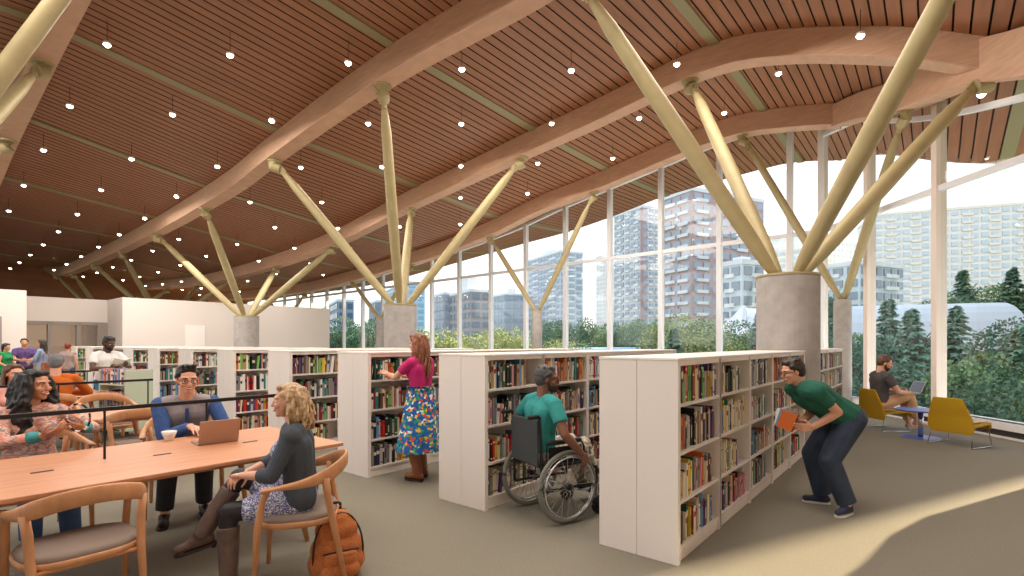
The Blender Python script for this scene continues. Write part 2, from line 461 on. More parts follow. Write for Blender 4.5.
        if sm_:
            for s_, (sh,e,w) in zip((-1,1),A):
                st_ = MB(); st_.cap(sh, lerp(sh,e,.5), ra*1.08, ra*1.02); st_.cap(lerp(sh,e,.5), e, ra*1.02, ra*.90); st_.tube([lerp(e,w,x) for x in (-.05,.46,.93)], [ra*.90,ra*.88,ra*.72], 14)
                cloth('sleeve', st_, sm_)
        J['torso'] = torso
    if bottom:
        t = MB(); kind = bottom['kind']
        if kind == 'trousers':
            t.cap(H+left*.07+up*.05, H+left*.07-up*.03, .108,.108); t.cap(H-left*.07+up*.05, H-left*.07-up*.03, .108,.108)
            for (hj,kn,an) in Lg:
                t.cap(hj, kn, .098*bulk, .072*bulk); end = lerp(kn,an,bottom.get('end',.93))
                t.tube([lerp(kn,end,x) for x in (-.04,.3,.7,1)], [.070*bulk,.070*bulk,.066*bulk,.064*bulk], 14); t.cap(kn,kn+V(0,0,.001),.072*bulk,.072*bulk)
            cloth('trousers', t, bottom['mat'], 2)
        if kind in ('tights',):
            for (hj,kn,an) in Lg: t.cap(hj,kn,.090,.061); t.cap(kn,an,.060,.042)
            cloth('tights', t, bottom['mat'], 2)
    if shoes:
        for (hj,kn,an), d in zip(Lg,fd):
            t = MB(); so = MB()
            bot = an-V(0,0,.085)
            if shoes.get('boot'):
                u_ = (kn-an).normalized(); hb = shoes['boot']
                t.tube([an-u_*.02, an+u_*hb*.5, an+u_*hb], [.052,.062,.066], 14); t.cap(an,an+V(0,0,.001),.053,.053)
            pitch = shoes.get('pitch',(0,0))[Lg.index((hj,kn,an))]
            dn = V(0,0,-1)
            if d.z != 0: dn = (dn-d*dn.dot(d)).normalized()
            t.cap(an+dn*.03-d*.012, an+dn*.035+d*.06, .042,.036); t.cap(an+dn*.045-d*.03, an+dn*.050+d*.15, .036,.028)
            sd = d.cross(dn).normalized()
            base = an+dn*.078
            q_ = [base-d*.062+sd*.0, base+d*.06, base+d*.178]
            ring = []
            for x,wd in ((-.065,.018),(-.05,.032),(0,.034),(.07,.040),(.13,.040),(.165,.026),(.178,.010)): ring.append((x,wd))
            vs = [base+d*x+sd*w_+dn*z for z in (0,.016) for x,w_ in ring]+[base+d*x-sd*w_+dn*z for z in (0,.016) for x,w_ in ring]
            n = len(ring)
            fs = []
            for j in range(n-1):
                fs += [(j,j+1,n+j+1,n+j),(2*n+j+1,2*n+j,3*n+j,3*n+j+1),(j,2*n+j,2*n+j+1,j+1),(n+j+1,3*n+j+1,3*n+j,n+j)]
            fs += [(0,n,3*n,2*n),(n-1,3*n-1,4*n-1,2*n-1)]
            so.add(vs,fs)
            if shoes.get('heel'): so.cap(base-d*.045+dn*.005, base-d*.040+dn*.02,.022,.018)
            sho = cloth('boot' if shoes.get('boot') else 'shoe', t, shoes['mat'], 2, .008)
            so.build('sole', shoes['sole'], sho)
    if extras: extras(root, J, cloth, L)
    return root

# ------------------------------------------------------------------ roof shape (bottom of beams as function of q)
B1T = [(-8,4.6),(-3,5.2),(-1,5.75),(0,6.15),(1.5,6.65),(3,6.88),(5,6.79),(8.3,6.74),(13.1,6.26),(15.1,5.97),(17.7,5.78),(22.2,5.57),(31,5.36),(36,5.34),(38.7,5.41),(42,5.9),(46,6.8)]
B0T = [(-8,4.6),(-3,5.2),(-1,5.75),(0,6.15),(2,6.8),(5,7.0),(10,7.05),(14,6.85),(18.5,6.5),(22,6.1),(28,5.7),(36,5.5),(40,5.6),(46,6.5)]
B2T = [(-4,4.3),(-2,5.0),(-.61,5.71),(.28,6.2),(1.26,6.6),(2.06,6.88),(3,7.1),(4,7.11),(5.1,6.96),(6.4,6.77),(7.9,6.6),(10.5,6.27),(13.2,5.92),(17.6,5.25),(22.9,4.85),(31,4.7),(46,5.4)]
B3T = [(-4,3.7),(-2.5,4.25),(-1.4,4.73),(-.2,5.42),(.6,6.05),(1.3,6.64),(1.8,6.8),(2.8,7.0),(4,7.15),(5.4,7.03),(6.9,6.76),(8.7,6.45),(10.75,6.16),(13,5.65),(16.1,5.15),(17.9,5.0),(22.2,4.6),(27,4.35),(46,4.6)]
EVT = [(-4,3.9),(-1.4,5.23),(-.2,5.93),(1,6.75),(2.2,7.31),(3.6,7.59),(4.7,7.57),(8.2,7.26),(10.4,6.84),(12.7,6.5),(15,6.3),(19,5.9),(21,5.7),(27,5.2),(46,5.0)]
BD = .52
ROWS = [(-7,B0T,BD-.02),(1.85,B0T,BD-.02),(6.28,B1T,BD-.02),(10.78,B2T,BD-.02),(14.6,B3T,BD-.02),(19.2,EVT,0.0)]
def zceil(p, q):
    p = max(min(p, 19.2), -7)
    for i in range(len(ROWS)-1):
        if ROWS[i][0] <= p <= ROWS[i+1][0]:
            t = (p-ROWS[i][0])/(ROWS[i+1][0]-ROWS[i][0])
            return lerp(interp(ROWS[i][1], q)+ROWS[i][2], interp(ROWS[i+1][1], q)+ROWS[i+1][2], t)
M_SLAT = mat('ceiling_slat_wood', (154,102,70), .55, noise=.16, nscale=2.2, stretch=(.35,6,1))
M_GAP = mat('ceiling_gap', (40,26,20), .9)
XE = 10.45
def make_ceiling():
    pitch, gap = .205, .028
    rails = sorted([-7,1.65,2.05,6.08,6.48,10.58,10.98,14.4,14.8]+[x*.9-6 for x in range(28)]+[19.2])
    mb = MB(); q = -8.0
    while q < 45:
        pm = min(19.2, (XE+VX*-1*q)/UX if False else (XE-q*VX)/UX)
        qa, qb = q, q+pitch-gap
        ps = [p for p in rails if p < pm-.05]+[pm]
        def strip(q0,q1,dz,mi):
            vs = []; 
            for p in ps:
                for qq in (q0,q1):
                    w = P(p, qq, zceil(p,qq)+dz); vs.append((p,qq,w.z))
            mb.add(vs, [(2*i,2*i+1,2*i+3,2*i+2) for i in range(len(ps)-1)], mi)
        strip(qa,qb,0,0); strip(qb,q+pitch,.05,1)
        # groove walls
        for qq in (qb,q+pitch):
            vs = []
            for p in ps:
                z = zceil(p,qq); vs += [(p,qq,z),(p,qq,z+.05)]
            mb.add(vs, [(2*i,2*i+1,2*i+3,2*i+2) for i in range(len(ps)-1)], 1)
        q += pitch
    o = mb.build('ceiling', [M_SLAT, M_GAP]); o.rotation_euler = (0,0,TH); tag(o, kind='structure')
    # roof deck above
    mb = MB(); vs = []; fs = []; qs = [-8+i*.5 for i in range(107)]
    for qq in qs:
        pm = min(19.2,(XE-qq*VX)/UX)
        for i in range(13):
            p = -7+(pm+7)*i/12; vs.append((p,qq,zceil(p,qq)+.22))
    for a in range(len(qs)-1):
        for i in range(12): k = a*13+i; fs.append((k,k+1,k+14,k+13))
    mb.add(vs,fs)
    # fascia along the eaves
    vs = []; fs = []
    for qq in qs:
        pm = min(19.2,(XE-qq*VX)/UX); vs += [(pm,qq,zceil(pm,qq)-.0),(pm,qq,zceil(pm,qq)+.22)]
    mb.add(vs,[(2*i,2*i+2,2*i+3,2*i+1) for i in range(len(qs)-1)])
    d = mb.build('roof_deck', mat('roof_edge',(214,196,180),.7), o)
    # metal strips between plank bays
    for k in range(-1,10):
        qc = 3.42+4.575*k; s = MB(); pm = min(19.2,(XE-qc*VX)/UX)
        ps = [-7+i*.5 for i in range(60) if -7+i*.5 < pm]+[pm]; vs = []; w = .10
        for p in ps:
            for qq in (qc-w,qc+w): vs += [(p,qq,zceil(p,qq)-.03)]
        for p in ps:
            for qq in (qc-w,qc+w): vs += [(p,qq,zceil(p,qq)+.02)]
        n = len(ps)*2; fs = []
        for i in range(len(ps)-1):
            a = 2*i; fs += [(a,a+1,a+3,a+2),(n+a,n+a+2,n+a+3,n+a+1),(a,a+2,n+a+2,n+a),(a+1,n+a+1,n+a+3,a+3)]
        fs += [(0,n,n+1,1)]
        s.add(vs,fs); s.build('metal_strip', M_STRIP, o)
make_ceiling()

# ------------------------------------------------------------------ glulam beams
def beam(p0, tab, q0, q1, label, w=.20, d=BD, top=None):
    n = int((q1-q0)/.35)+1; vs = []
    for i in range(n+1):
        q = lerp(q0,q1,i/n); z = interp(tab,q)
        for a,zz in ((-w,z),(w,z),(w,z+d),(-w,z+d)): vs.append(P(p0+a,q,zz))
    fs = []
    for i in range(n):
        for j in range(4): fs.append((4*i+j,4*i+(j+1)%4,4*i+4+(j+1)%4,4*i+4+j))
    fs += [(0,1,2,3),(4*n+3,4*n+2,4*n+1,4*n)]
    mb = MB(); mb.add(vs,fs); o = mb.build('curved_beam', M_BEAM, None, False, .012, 1, True)
    return tag(o, label, 'roof beam', 'curved timber roof beams')
beam(1.85, B0T, -5, 43, 'curved timber beam across the upper left corner of the plank ceiling')
beam(6.28, B1T, -4, 43, 'long curved timber beam sweeping from top centre down over the white room')
beam(10.78, B2T, -.75, 40, 'middle curved timber beam arching above the concrete column by the nearest bookcase')
beam(14.6, B3T, 1.75, 40, 'curved timber beam running along the top of the tall windows')
# edge beam over the lounge: from the window beam's end past the end of the middle beam
def path_beam(pts, label, w=.22, d=BD):
    pts = bez(pts, 8); vs = []; n = len(pts)-1
    for i,p in enumerate(pts):
        t = (pts[min(i+1,n)]-pts[max(i-1,0)]); t.z = 0; t.normalize(); s = V(-t.y,t.x,0)*w
        dd = d+.17*min(1,i/(n*.62))
        for a,zz in ((-1,0),(1,0),(1,dd),(-1,dd)): vs.append(p+s*a+V(0,0,zz))
    fs = []
    for i in range(n):
        for j in range(4): fs.append((4*i+j,4*i+(j+1)%4,4*i+4+(j+1)%4,4*i+4+j))
    fs += [(0,1,2,3),(4*n+3,4*n+2,4*n+1,4*n)]
    mb = MB(); mb.add(vs,fs); o = mb.build('edge_beam', M_BEAM, None, False, .012, 1, True)
    return tag(o, label, 'roof beam')
path_beam([P(14.6,1.75,6.79), V(7.82,11.3,6.52), V(7.68,10.0,6.10), V(7.42,8.3,5.72), V(7.30,7.2,5.30), V(7.2,6,4.98),V(7.1,4.2,4.8)], 'timber edge beam above the yellow lounge chairs joining the other beams')

# ------------------------------------------------------------------ tree columns
def strut(root, a, b, r, zbeam_cap=True):
    a, b = Vector(a), Vector(b); d = (b-a).normalized()
    mb = MB(); e = b-d*.42
    L = (e-a).length
    pts = [lerp(a,e,t) for t in (0,.03,.12,.5,.9,.975,1)]
    mb.tube(pts, [r*.45,r*.62,r*.85,r,r*.86,r*.6,r*.5], 14)
    s = mb.build('strut', M_GOLD, root, True)
    mb = MB(); mb.tube([e-d*.02, e+d*.10], r*.42, 10); mb.bar(e+d*.02, e+d*.20, r*.35, r*1.3)
    mb.build('pin_joint', M_GOLD, s)
    mb = MB(); mb.tube([e+d*.14, V(b.x,b.y,b.z-.16), V(b.x,b.y,b.z-.02)], [r*.92,r*1.12,r*1.15], 16); mb.tube([V(b.x,b.y,b.z-.035),V(b.x,b.y,b.z+.01)], r*1.4, 16)
    mb.build('end_cap', M_GOLD, s)
def tree_column(q, label, p=8.53, dia=.85, h=2.55, r=.125, tabs=None, base=0):
    c = P(p,q,0); root = thing('tree_column', label, 'column', c, 0, 'branching columns')
    mb = MB(); mb.lathe([(dia/2,base),(dia/2,h-.02),(dia/2-.02,h)], 40); mb.build('concrete_shaft', M_CONC, root, False)
    mb = MB(); mb.lathe([(dia/2+.01,h-.01),(dia/2+.01,h+.02),(dia/2-.05,h+.03)], 40); mb.build('cap_plate', M_GOLD, root)
    off = dia*.22
    for dp, dq, tb in tabs:
        t = P(p+dp, q+dq); z = interp(tb, q+dq)
        d = (t-c); d.z = 0; d.normalize()
        strut(root, d*off+V(0,0,h), t-c+V(0,0,z), r)
    return root
for k, lab in enumerate(['thick concrete column with four gold struts beside the nearest bookcase','concrete column with gold struts behind the woman in the floral skirt',
     'concrete column with gold struts rising in front of the white room wall','concrete column with gold struts mostly behind the white box room','farthest concrete column with struts above the white rooms']):
    q = 1.69+9.15*k
    tree_column(q, lab, tabs=[(-2.25,-2.3,B1T),(-2.25,2.3,B1T),(2.25,-2.3,B2T),(2.25,2.3,B2T)])
for k in range(1,3):
    q = 1.69+9.15*k
    tree_column(q, ['','column with gold struts reaching in at the upper left corner','column behind the woman with curly hair holding up the left beam'][k], p=-.4, tabs=[(-2.25,-2.3,B0T),(-2.25,2.3,B0T),(2.25,-2.3,B0T),(2.25,2.3,B0T)])
for k, lab in enumerate(['slender window column with two gold struts behind the nearest concrete column','slender window column with V of gold struts in front of the towers',
     'slender window column with V of gold struts near the white wall','far slender window column with gold struts']):
    q = 1.69+9.15*k
    if k == 0:
        c = P(14.5,q); root = thing('tree_column', lab, 'column', c, 0, 'branching columns')
        mb = MB(); mb.lathe([(.19,0),(.19,2.58),(.17,2.6)], 28); mb.build('concrete_shaft', M_CONC, root)
        strut(root, V(-.03,0,2.58), P(14.6,q+2.3,interp(B3T,q+2.3))-c, .10)
        strut(root, V(.03,0,2.58), V(7.68,10.0,6.10)-c, .10)
    else: tree_column(q, lab, p=14.55, dia=.36, h=2.7, r=.10, tabs=[(.05,-2.3,B3T),(.05,2.3,B3T)])

# ------------------------------------------------------------------ pendant lights
def lights():
    em = mat('lamp_glow', (255,250,238), emit=(255,248,235), es=14); rim = mat('lamp_rim',(236,228,216),.4)
    root = thing('pendant_light', 'x', 'ceiling light', (0,0,0), TH, 'small round pendant lights below the plank ceiling')
    mb = MB(); mb.lathe([(.060,-.03),(.064,0),(.05,.02)], 16); d = mb.build('lamp_housing', rim, root, True)
    mb = MB(); mb.lathe([(.02,-.075),(.042,-.062),(.056,-.042),(.058,-.029)], 16); mb.build('glowing_disc', em, d)
    mb = MB(); mb.tube([(0,0,.01),(0,0,.40)], .005, 6); mb.build('cord', M_BLACK, root)
    index_kids()
    orr = 'first second third fourth fifth sixth seventh eighth ninth tenth eleventh twelfth'.split()
    first = True
    for i in range(-2,9):
        p = 2.5+1.5*i; q0 = 3.97+1.525*(5-i)
        while q0 > -3: q0 -= 3.05
        n = 0
        for j in range(15):
            q = q0+3.05*j; w = P(p,q)
            if w.x > 9.0 or w.y < .4: continue
            k = w.x/w.y
            if abs(k) > 1.06 or (w.y > .1 and (zceil(p,q)-CAMZ)/w.y > .70) or q > 38: continue
            if min(abs(p-b) for b in (1.85,6.28,10.78,14.6)) < .28: continue
            reg = 'left of the upper left beam' if p < 1.85 else 'between the upper left beam and the long sweeping beam' if p < 6.28 else 'between the long sweeping beam and the middle beam' if p < 10.78 else 'between middle beam and window beam'
            rk = orr[n] if n < 12 else 'farthest'
            col = orr[max(0,min(11,i+2))]
            lab = f'glowing pendant light, {rk} away in ceiling row {col} from the left'
            n += 1
            o = root if first else dup(root)
            first = False
            o.location = P(p,q,zceil(p,q)-.40); o['label'] = lab
lights()

# ------------------------------------------------------------------ floor, curb, windows
M_CARPET = mat('carpet', (130,123,108), .95, noise=.08, nscale=60, bump=.25, bscale=220)
mb = MB()
WX = 8.15
K = V(WX,13.46,0)
def WPq(q): return P(15.57+.055*(q-2.27), q)
fl = [V(WX+.05,-6,0),V(WX+.05,K.y,0),WPq(2.6),WPq(46),P(-8,46),P(-8,20),V(-14,-6,0)]
mb.add([v for v in fl]+[v-V(0,0,.3) for v in fl], [tuple(range(7)),tuple(range(13,6,-1))]+[(i,(i+7),(i+1)%7+7,(i+1)%7) for i in range(7)])
tag(mb.build('floor', M_CARPET), kind='structure')
M_CURB = mat('curb_white', (240,238,236), .5)
mb = MB(); mb.box(WX-.10,WX+.2,-4,K.y,.13,.26); tag(mb.build('trim_1', M_CURB), kind='structure')
mb = MB(); mb.box(WX-.03,WX+.2,-4,K.y,.02,.13); tag(mb.build('trim_2', mat('grille_dark',(64,54,48),.7)), kind='structure')
mb = MB(); mb.box(WX-.12,WX+.2,-4,K.y,0,.022); tag(mb.build('trim_3', M_CURB), kind='structure')
# mullion positions on left wall
def onwall(px):
    k = (px-512)/F; q = 5.0
    for _ in range(20):
        p0 = 15.57+.055*(q-2.27); q = p0*(UX-k*UY)/(k*VY-VX)
    return q
qs = [onwall(px) for px in (790,719.5,661,610,565.6,526,491,459.5,432,407,383,363,344,327)]
st_ = (qs[-1]-qs[1])/(len(qs)-2)
qs = qs+[qs[-1]+st_*i for i in range(1,5)]
print('MULL', [round(x,2) for x in qs])
def topz(p,q): return zceil(p,q)-.02
n_w = 0
def window_bay(a, b, wide, za=None, side='left'):
    """a,b floor points of the bay; frame upright stands at a"""
    global n_w; n_w += 1
    pa, qa = pq(a.x,a.y); pb, qb = pq(b.x,b.y)
    d = (b-a).normalized(); nrm = V(-d.y,d.x,0)
    f = MB(); zt = topz(pa,qa); Zt = 4.5; hd_ = .35 if side == 'right' else .05
    z0 = 0
    if side == 'right': f.box(a.x-.08,a.x+.12,a.y-.065,a.y+.065,z0,zt)
    else:
        f.bar(a+V(0,0,z0), a+V(0,0,zt), wide[0], wide[1], up=nrm)
    fr = f.build(f'window_{n_w}', M_FIN if side == 'right' else M_MULL); tag(fr, kind='structure')
    g = MB(); N = 6; vs = []
    for i in range(N+1):
        w = lerp(a,b,i/N); pp,qq = pq(w.x,w.y); vs += [w+V(0,0,.13), w+V(0,0,topz(pp,qq))]
    g.add(vs, [(2*i,2*i+2,2*i+3,2*i+1) for i in range(N)]); g.build('glass_pane', M_GLASS, fr)
    t = MB(); t.bar(a+V(0,0,Zt), b+V(0,0,Zt), .11,.11); t.build('transom', M_MULL, fr)
    h = MB()
    for i in range(N):
        w0 = lerp(a,b,i/N); w1 = lerp(a,b,(i+1)/N)
        h.bar(w0+V(0,0,topz(*pq(w0.x,w0.y))-hd_), w1+V(0,0,topz(*pq(w1.x,w1.y))-hd_), .12,.10)
    h.build('head_rail', M_MULL, fr)
    s = MB(); zs = .21 if side == 'right' else .08; s.bar(a+V(0,0,zs), b+V(0,0,zs), .14,.10 if side == 'right' else .16); s.build('sill_rail', M_CURB, fr)
ys = [13.46,11.7,9.8,7.95,6.1]
for i in range(4): window_bay(V(WX,ys[i],0), V(WX,ys[i+1],0), None, side='right')
pts = [WPq(q) for q in qs]
for i in range(len(pts)-1): window_bay(pts[i], pts[i+1], (.14,.17))
window_bay(K, pts[0], (.12,.2))
# near part of the right wall, outside the frame: added solid panel, edge shaped to trim the sun patch
mb = MB(); pr = [(6.86,0),(6.86,2.25),(6.74,2.57),(6.5,2.87),(6.3,3.26),(6.15,4.0),(6.1,5),(-4,5),(-4,0)]
mb.add([V(x,y,z) for x in (WX+.04,WX+.26) for y,z in pr], [tuple(range(9)),tuple(range(17,8,-1))]+[(i,(i+1)%9,(i+1)%9+9,i+9) for i in range(9)])
tag(mb.build('wall_sun_mask', M_WALL), kind='structure')
mb = MB(); mb.box(-14,WX+.2,-6.2,-6,0,6); tag(mb.build('wall_rear', M_WALL), kind='structure')

# ------------------------------------------------------------------ white rooms at the far left
def loc_box(name, p0,p1,q0,q1,z0,z1, m, parent=None, kind=None, label=None, cat=None):
    mb = MB(); mb.box(p0,p1,q0,q1,z0,z1); o = mb.build(name, m, parent, False)
    if parent is None: o.rotation_euler = (0,0,TH)
    if kind: o['kind'] = kind
    if label: tag(o, label, cat)
    return o
ZR = 3.2
def walls():
    w = thing('wall_far_room','','');
    for k in ('label','category'): 
        if k in w: del w[k]
    w.rotation_euler = (0,0,TH); w['kind'] = 'structure'; w.name = 'wall_rooms'
    mb = MB(); mb.box(5.27,13.4,22.4,22.6,0,ZR); mb.box(5.27,5.47,22.6,24.4,0,ZR); mb.box(5.47,13.4,22.6,31,ZR-.12,ZR); mb.box(13.2,13.4,22.6,31,0,ZR-.12)
    mb.build('box_room', M_WALL, w)
    mb = MB(); mb.box(-3,2.7,21.9,22.1,2.35,ZR); mb.box(-3,.6,21.9,22.1,0,2.35); mb.box(2.15,2.7,21.9,22.1,0,2.35); mb.box(2.5,2.7,22.1,24.4,0,ZR); mb.box(-3,2.7,22.1,32,ZR-.12,ZR)
    mb.build('left_room', M_WALL, w)
    mb = MB(); mb.box(2.7,5.27,24.4,24.6,2.3,ZR); mb.box(2.7,5.27,24.6,32,ZR-.12,ZR); mb.box(-3,8,31.8,32,0,ZR-.12)
    mb.build('recess_wall', M_WALL, w)
    mb = MB(); mb.box(-3,5.27,28,28.15,0,2.6); mb.build('corridor_wall', mat('corridor_wall_paint',(206,186,168),.85), w)
    for x0,x1 in ((.6,2.15),):
        f = MB(); f.box(x0,x1,21.88,22.12,2.25,2.37); f.box(x0,x0+.08,21.88,22.12,0,2.25); f.box(x1-.12,x1,21.88,22.12,0,2.25); f.build('door_1', M_GREYF, w)
        g = MB(); g.box(x0+.08,x1-.12,21.98,22.0,.05,2.25); g.build('glass_pane', M_DGLASS, w)
    f = MB()
    for x in (2.74,3.62,4.42,5.17): f.box(x-.06,x+.06,24.36,24.62,0,2.3)
    f.box(2.7,5.27,24.36,24.62,2.22,2.34); f.build('door_frame', M_GREYF, w)
    for x0,x1 in ((2.8,3.56),(3.68,4.36),(4.48,5.11)):
        g = MB(); g.box(x0,x1,24.48,24.5,.05,2.22); g.build('glass_pane', M_DGLASS, w)
    # small wall opening and recess panel on the box room
    mb = MB(); mb.box(7.25,7.95,22.36,22.41,1.2,2.25); mb.build('wall_panel', mat('panel_white',(240,234,228),.6), w)
    mb = MB(); mb.box(4.95,5.3,24.3,24.42,1.3,2.3); mb.build('window_slot', M_GREYF, w)
walls()
wf = loc_box('wall_far', -8, 19, 44.3, 44.6, 0, 9, M_SLAT, kind='structure')

# ------------------------------------------------------------------ bookcases and books
BW, BDp, BH = .904, .625, 1.455
SHZ = (.115,.435,.782,1.125)
def bookcase(first, label, loc):
    r = thing('bookcase', label, 'bookcase', loc, TH, 'white double-sided library bookcases')
    if first:
        e = MB(); e.box(0,.045,0,BDp/2-.0025,0,BH-.022); e.box(0,.045,BDp/2+.0025,BDp,0,BH-.022); e.box(.006,.045,BDp/2-.004,BDp/2+.004,0,BH-.025); e.build('end_panel', M_WHITE, r, False)
    else:
        e = MB(); e.box(0,.045,.0,BDp,0,BH-.024); e.build('side_panel', M_WHITE, r, False)
    e = MB(); e.box(BW-.002,BW+.04,0,BDp,0,BH-.024); 
    e.build('side_panel', M_WHITE, r)
    t = MB(); t.box(-.004,BW+.042,-.006,BDp+.006,BH-.022,BH); t.build('top_board', M_WHITE, r, False, .004, 1)
    t = MB(); t.box(.045,BW,.008,.03,BH-.058,BH-.022); t.box(.045,BW,BDp-.03,BDp-.008,BH-.058,BH-.022); t.build('header_rail', M_WHITE, r)
    b = MB(); b.box(.045,BW,BDp/2-.008,BDp/2+.008,.09,BH-.022); b.build('back_panel', M_SHELFIN, r)
    for z in SHZ:
        for y0,y1 in ((.006,BDp/2-.008),(BDp/2+.008,BDp-.006)):
            s = MB(); s.box(.045,BW,y0,y1,z-.022,z); s.build('shelf', M_SHELFIN, r)
    k = MB(); k.box(.045,BW,.02,.04,0,.094); k.box(.045,BW,BDp-.04,BDp-.02,0,.094); k.build('kickboard', M_WHITE, r)
    return r
ORD = 'first second third fourth fifth sixth seventh eighth ninth tenth eleventh twelfth thirteenth fourteenth fifteenth sixteenth seventeenth eighteenth nineteenth twentieth'.split()
def ordw(n):
    if n < 20: return ORD[n]
    t = ['twenty','thirty','forty','fifty'][(n+1)//10-2]; u = (n+1)%10
    return t[:-1]+'ieth' if u == 0 else t+'-'+ORD[u-1]
RN = ['nearest bookcase row','row behind the wheelchair','row the floral-skirt woman faces','fourth bookcase row','fifth bookcase row','sixth bookcase row','seventh bookcase row','eighth bookcase row','ninth bookcase row','tenth bookcase row','eleventh bookcase row']
BCOL = {'dark red':(132,28,30),'bright red':(196,40,34),'orange':(214,106,38),'yellow':(224,186,62),'cream':(226,212,178),'white':(232,228,220),'black':(32,30,32),'navy':(34,44,84),
 'teal':(30,120,118),'light green':(122,176,88),'dark green':(36,84,58),'brown':(104,66,42),'tan':(180,140,98),'grey':(130,128,128),'purple':(96,56,104),'sky blue':(96,150,192),'pink':(206,140,146),'pale grey':(190,188,182)}
BN = ['cream','white','black','dark red','bright red','orange','yellow','navy','teal','light green','dark green','brown','tan','grey','purple','sky blue','pink','pale grey','white','cream','black','brown','tan','black','cream','pale grey','white','grey']
M_PAGE = mat('book_pages',(232,222,198),.8)
def bmat(c): return mat('book_'+c.replace(' ','_'), BCOL[c], .5)
BKM = {}
def book_geo(mb, M, w, h, d, mi, band, bi, pi):
    """spine at y=0 facing -y, x thickness"""
    c = .0025
    def bx(x0,x1,y0,y1,z0,z1,m): mb.box(x0,x1,y0,y1,z0,z1,m,M)
    bx(0,c,0,d,0,h,mi); bx(w-c,w,0,d,0,h,mi); bx(c,w-c,0,c,0,h,mi)
    bx(c,w-c,c,d-.004,.003,h-.004,pi)
    if band == 1: bx(.0015,w-.0015,-.0008,.0,h*.62,h*.80,bi)
    if band == 2: bx(.0015,w-.0015,-.0008,.0,h*.10,h*.16,bi); bx(.0015,w-.0015,-.0008,.0,h*.84,h*.90,bi)
    if band == 3: bx(w*.3,w*.7,-.0008,.0,h*.28,h*.72,bi)
def book_mesh(col, band, *_):
    key = (col, band)
    if key not in BKM:
        mb = MB(); book_geo(mb, None, .03, .24, .17, 0, band, 2, 1)
        bc = 'cream' if col in ('black','navy','dark red','brown','dark green','purple','teal','bright red') else ('black' if band == 3 else 'dark red')
        BKM[key] = mb.mesh('book', [bmat(col), M_PAGE, bmat(bc)])
    return BKM[key]
RANGES = []   # (k, p start, number of bays, visible limit px)
for k in range(11): RANGES.append((k, 3.5, 5 if k < 3 else 4 if k < 5 else 3, k))
def corner_px(k, dq=0):
    w = P(3.5, 1.38+1.83*k+dq); return 512+F*w.x/w.y
protoA = protoB = None
allb = []
rb = random.Random(11)
for k, p0, nb, _ in RANGES + [(-1, 9.15, 3, 0)]:
    q0 = 1.38+1.83*max(k,0)
    lim = corner_px(k-1, BDp) if k > 0 else 2000
    for b in range(nb):
        loc = P(p0+BW*b, q0)
        nm = RN[k] if k >= 0 else 'short row beyond the concrete column'
        lab = f'white bookcase bay, {ORD[b]} from the near end of the {nm}' if k>=0 else f'white bookcase bay, {ORD[b]} in the {nm}'
        if b == 0 and k > 0 and k<=0: pass
        if b == 0 and k in (0,-1): lab = lab.replace('white bookcase bay','white end bookcase')
        if b == 0:
            if protoA is None: protoA = bookcase(True, lab, loc); index_kids()
            else: dup(protoA, loc, TH, lab)
        else:
            if protoB is None: protoB = bookcase(False, lab, loc); index_kids()
            else: dup(protoB, loc, TH, lab)
        # books on the camera side
        for si, z in enumerate(SHZ):
            x = .052+rb.uniform(0,.02); end = BW-rb.choice([.03,.05,.1,.16,.22,.03,.04,.28]); n = 0
            fam = rb.choice(BN); hbase = rb.uniform(.195,.245)
            if k == 0 and b == 0 and si < 2: end = BW-.12
            while True:
                w_ = rb.choice([.016,.02,.024,.028,.034,.040])*rb.uniform(.9,1.15)
                if x+w_ > end: break
                h_ = min(.285, max(.17, hbase+rb.uniform(-.035,.045))); d_ = rb.uniform(.13,.20)
                c = rb.choice(BN) if rb.random() < .8 else fam
                if k == 0 and b == 0 and si == 3 and n < 1: c = 'light green'; w_ = .05; h_ = .25
                lean = 0
                if rb.random() < .04: lean = rb.uniform(.06,.14)
                y_ = .018+rb.uniform(0,.022)
                band = rb.choice([0,1,1,2,2,3,0])
                wp = P(p0+BW*b+x, q0+y_); px = 512+F*wp.x/wp.y; Yd = wp.y
                vis = px < lim and px < 1024 and px > 0 and not (k == -1 and px < 816) and not (k == 0 and 799 < px and si < 2)
                allb.append((h_*w_/Yd/Yd*(1 if vis else 0), k, b, si, n, x, y_, z, w_, h_, d_, c, band, lean, p0+BW*b, q0))
                x += w_*(1) + (.001 if rb.random() > .05 else rb.uniform(.01,.04)) + (math.sin(lean)*h_*1.0 if lean else 0); n += 1
allb.sort(key=lambda t: -t[0])
for i, t in enumerate(allb[:300]):
    a, k, b, si, n, x, y_, z, w_, h_, d_, c, band, lean, pp, q0 = t
    o = link('book', book_mesh(c, band, w_, h_, d_))
    o.rotation_euler = (0, lean, TH); o.scale = (w_/.03, d_/.17, h_/.24)
    w = P(pp+x, q0+y_, z+ (math.sin(lean)*w_ if lean else 0)); o.location = w
    sh = ['bottom','third','second','top'][si]
    tag(o, f'{c} book, {ordw(n)} from left, {sh} shelf, {ORD[b]} bay, {RN[k] if k>=0 else "row beyond column"}', 'book', f'books on the {RN[k] if k>=0 else "row beyond the column"}')
mb = MB(); names = sorted(set(BN)); idx = {c:i for i,c in enumerate(names)}
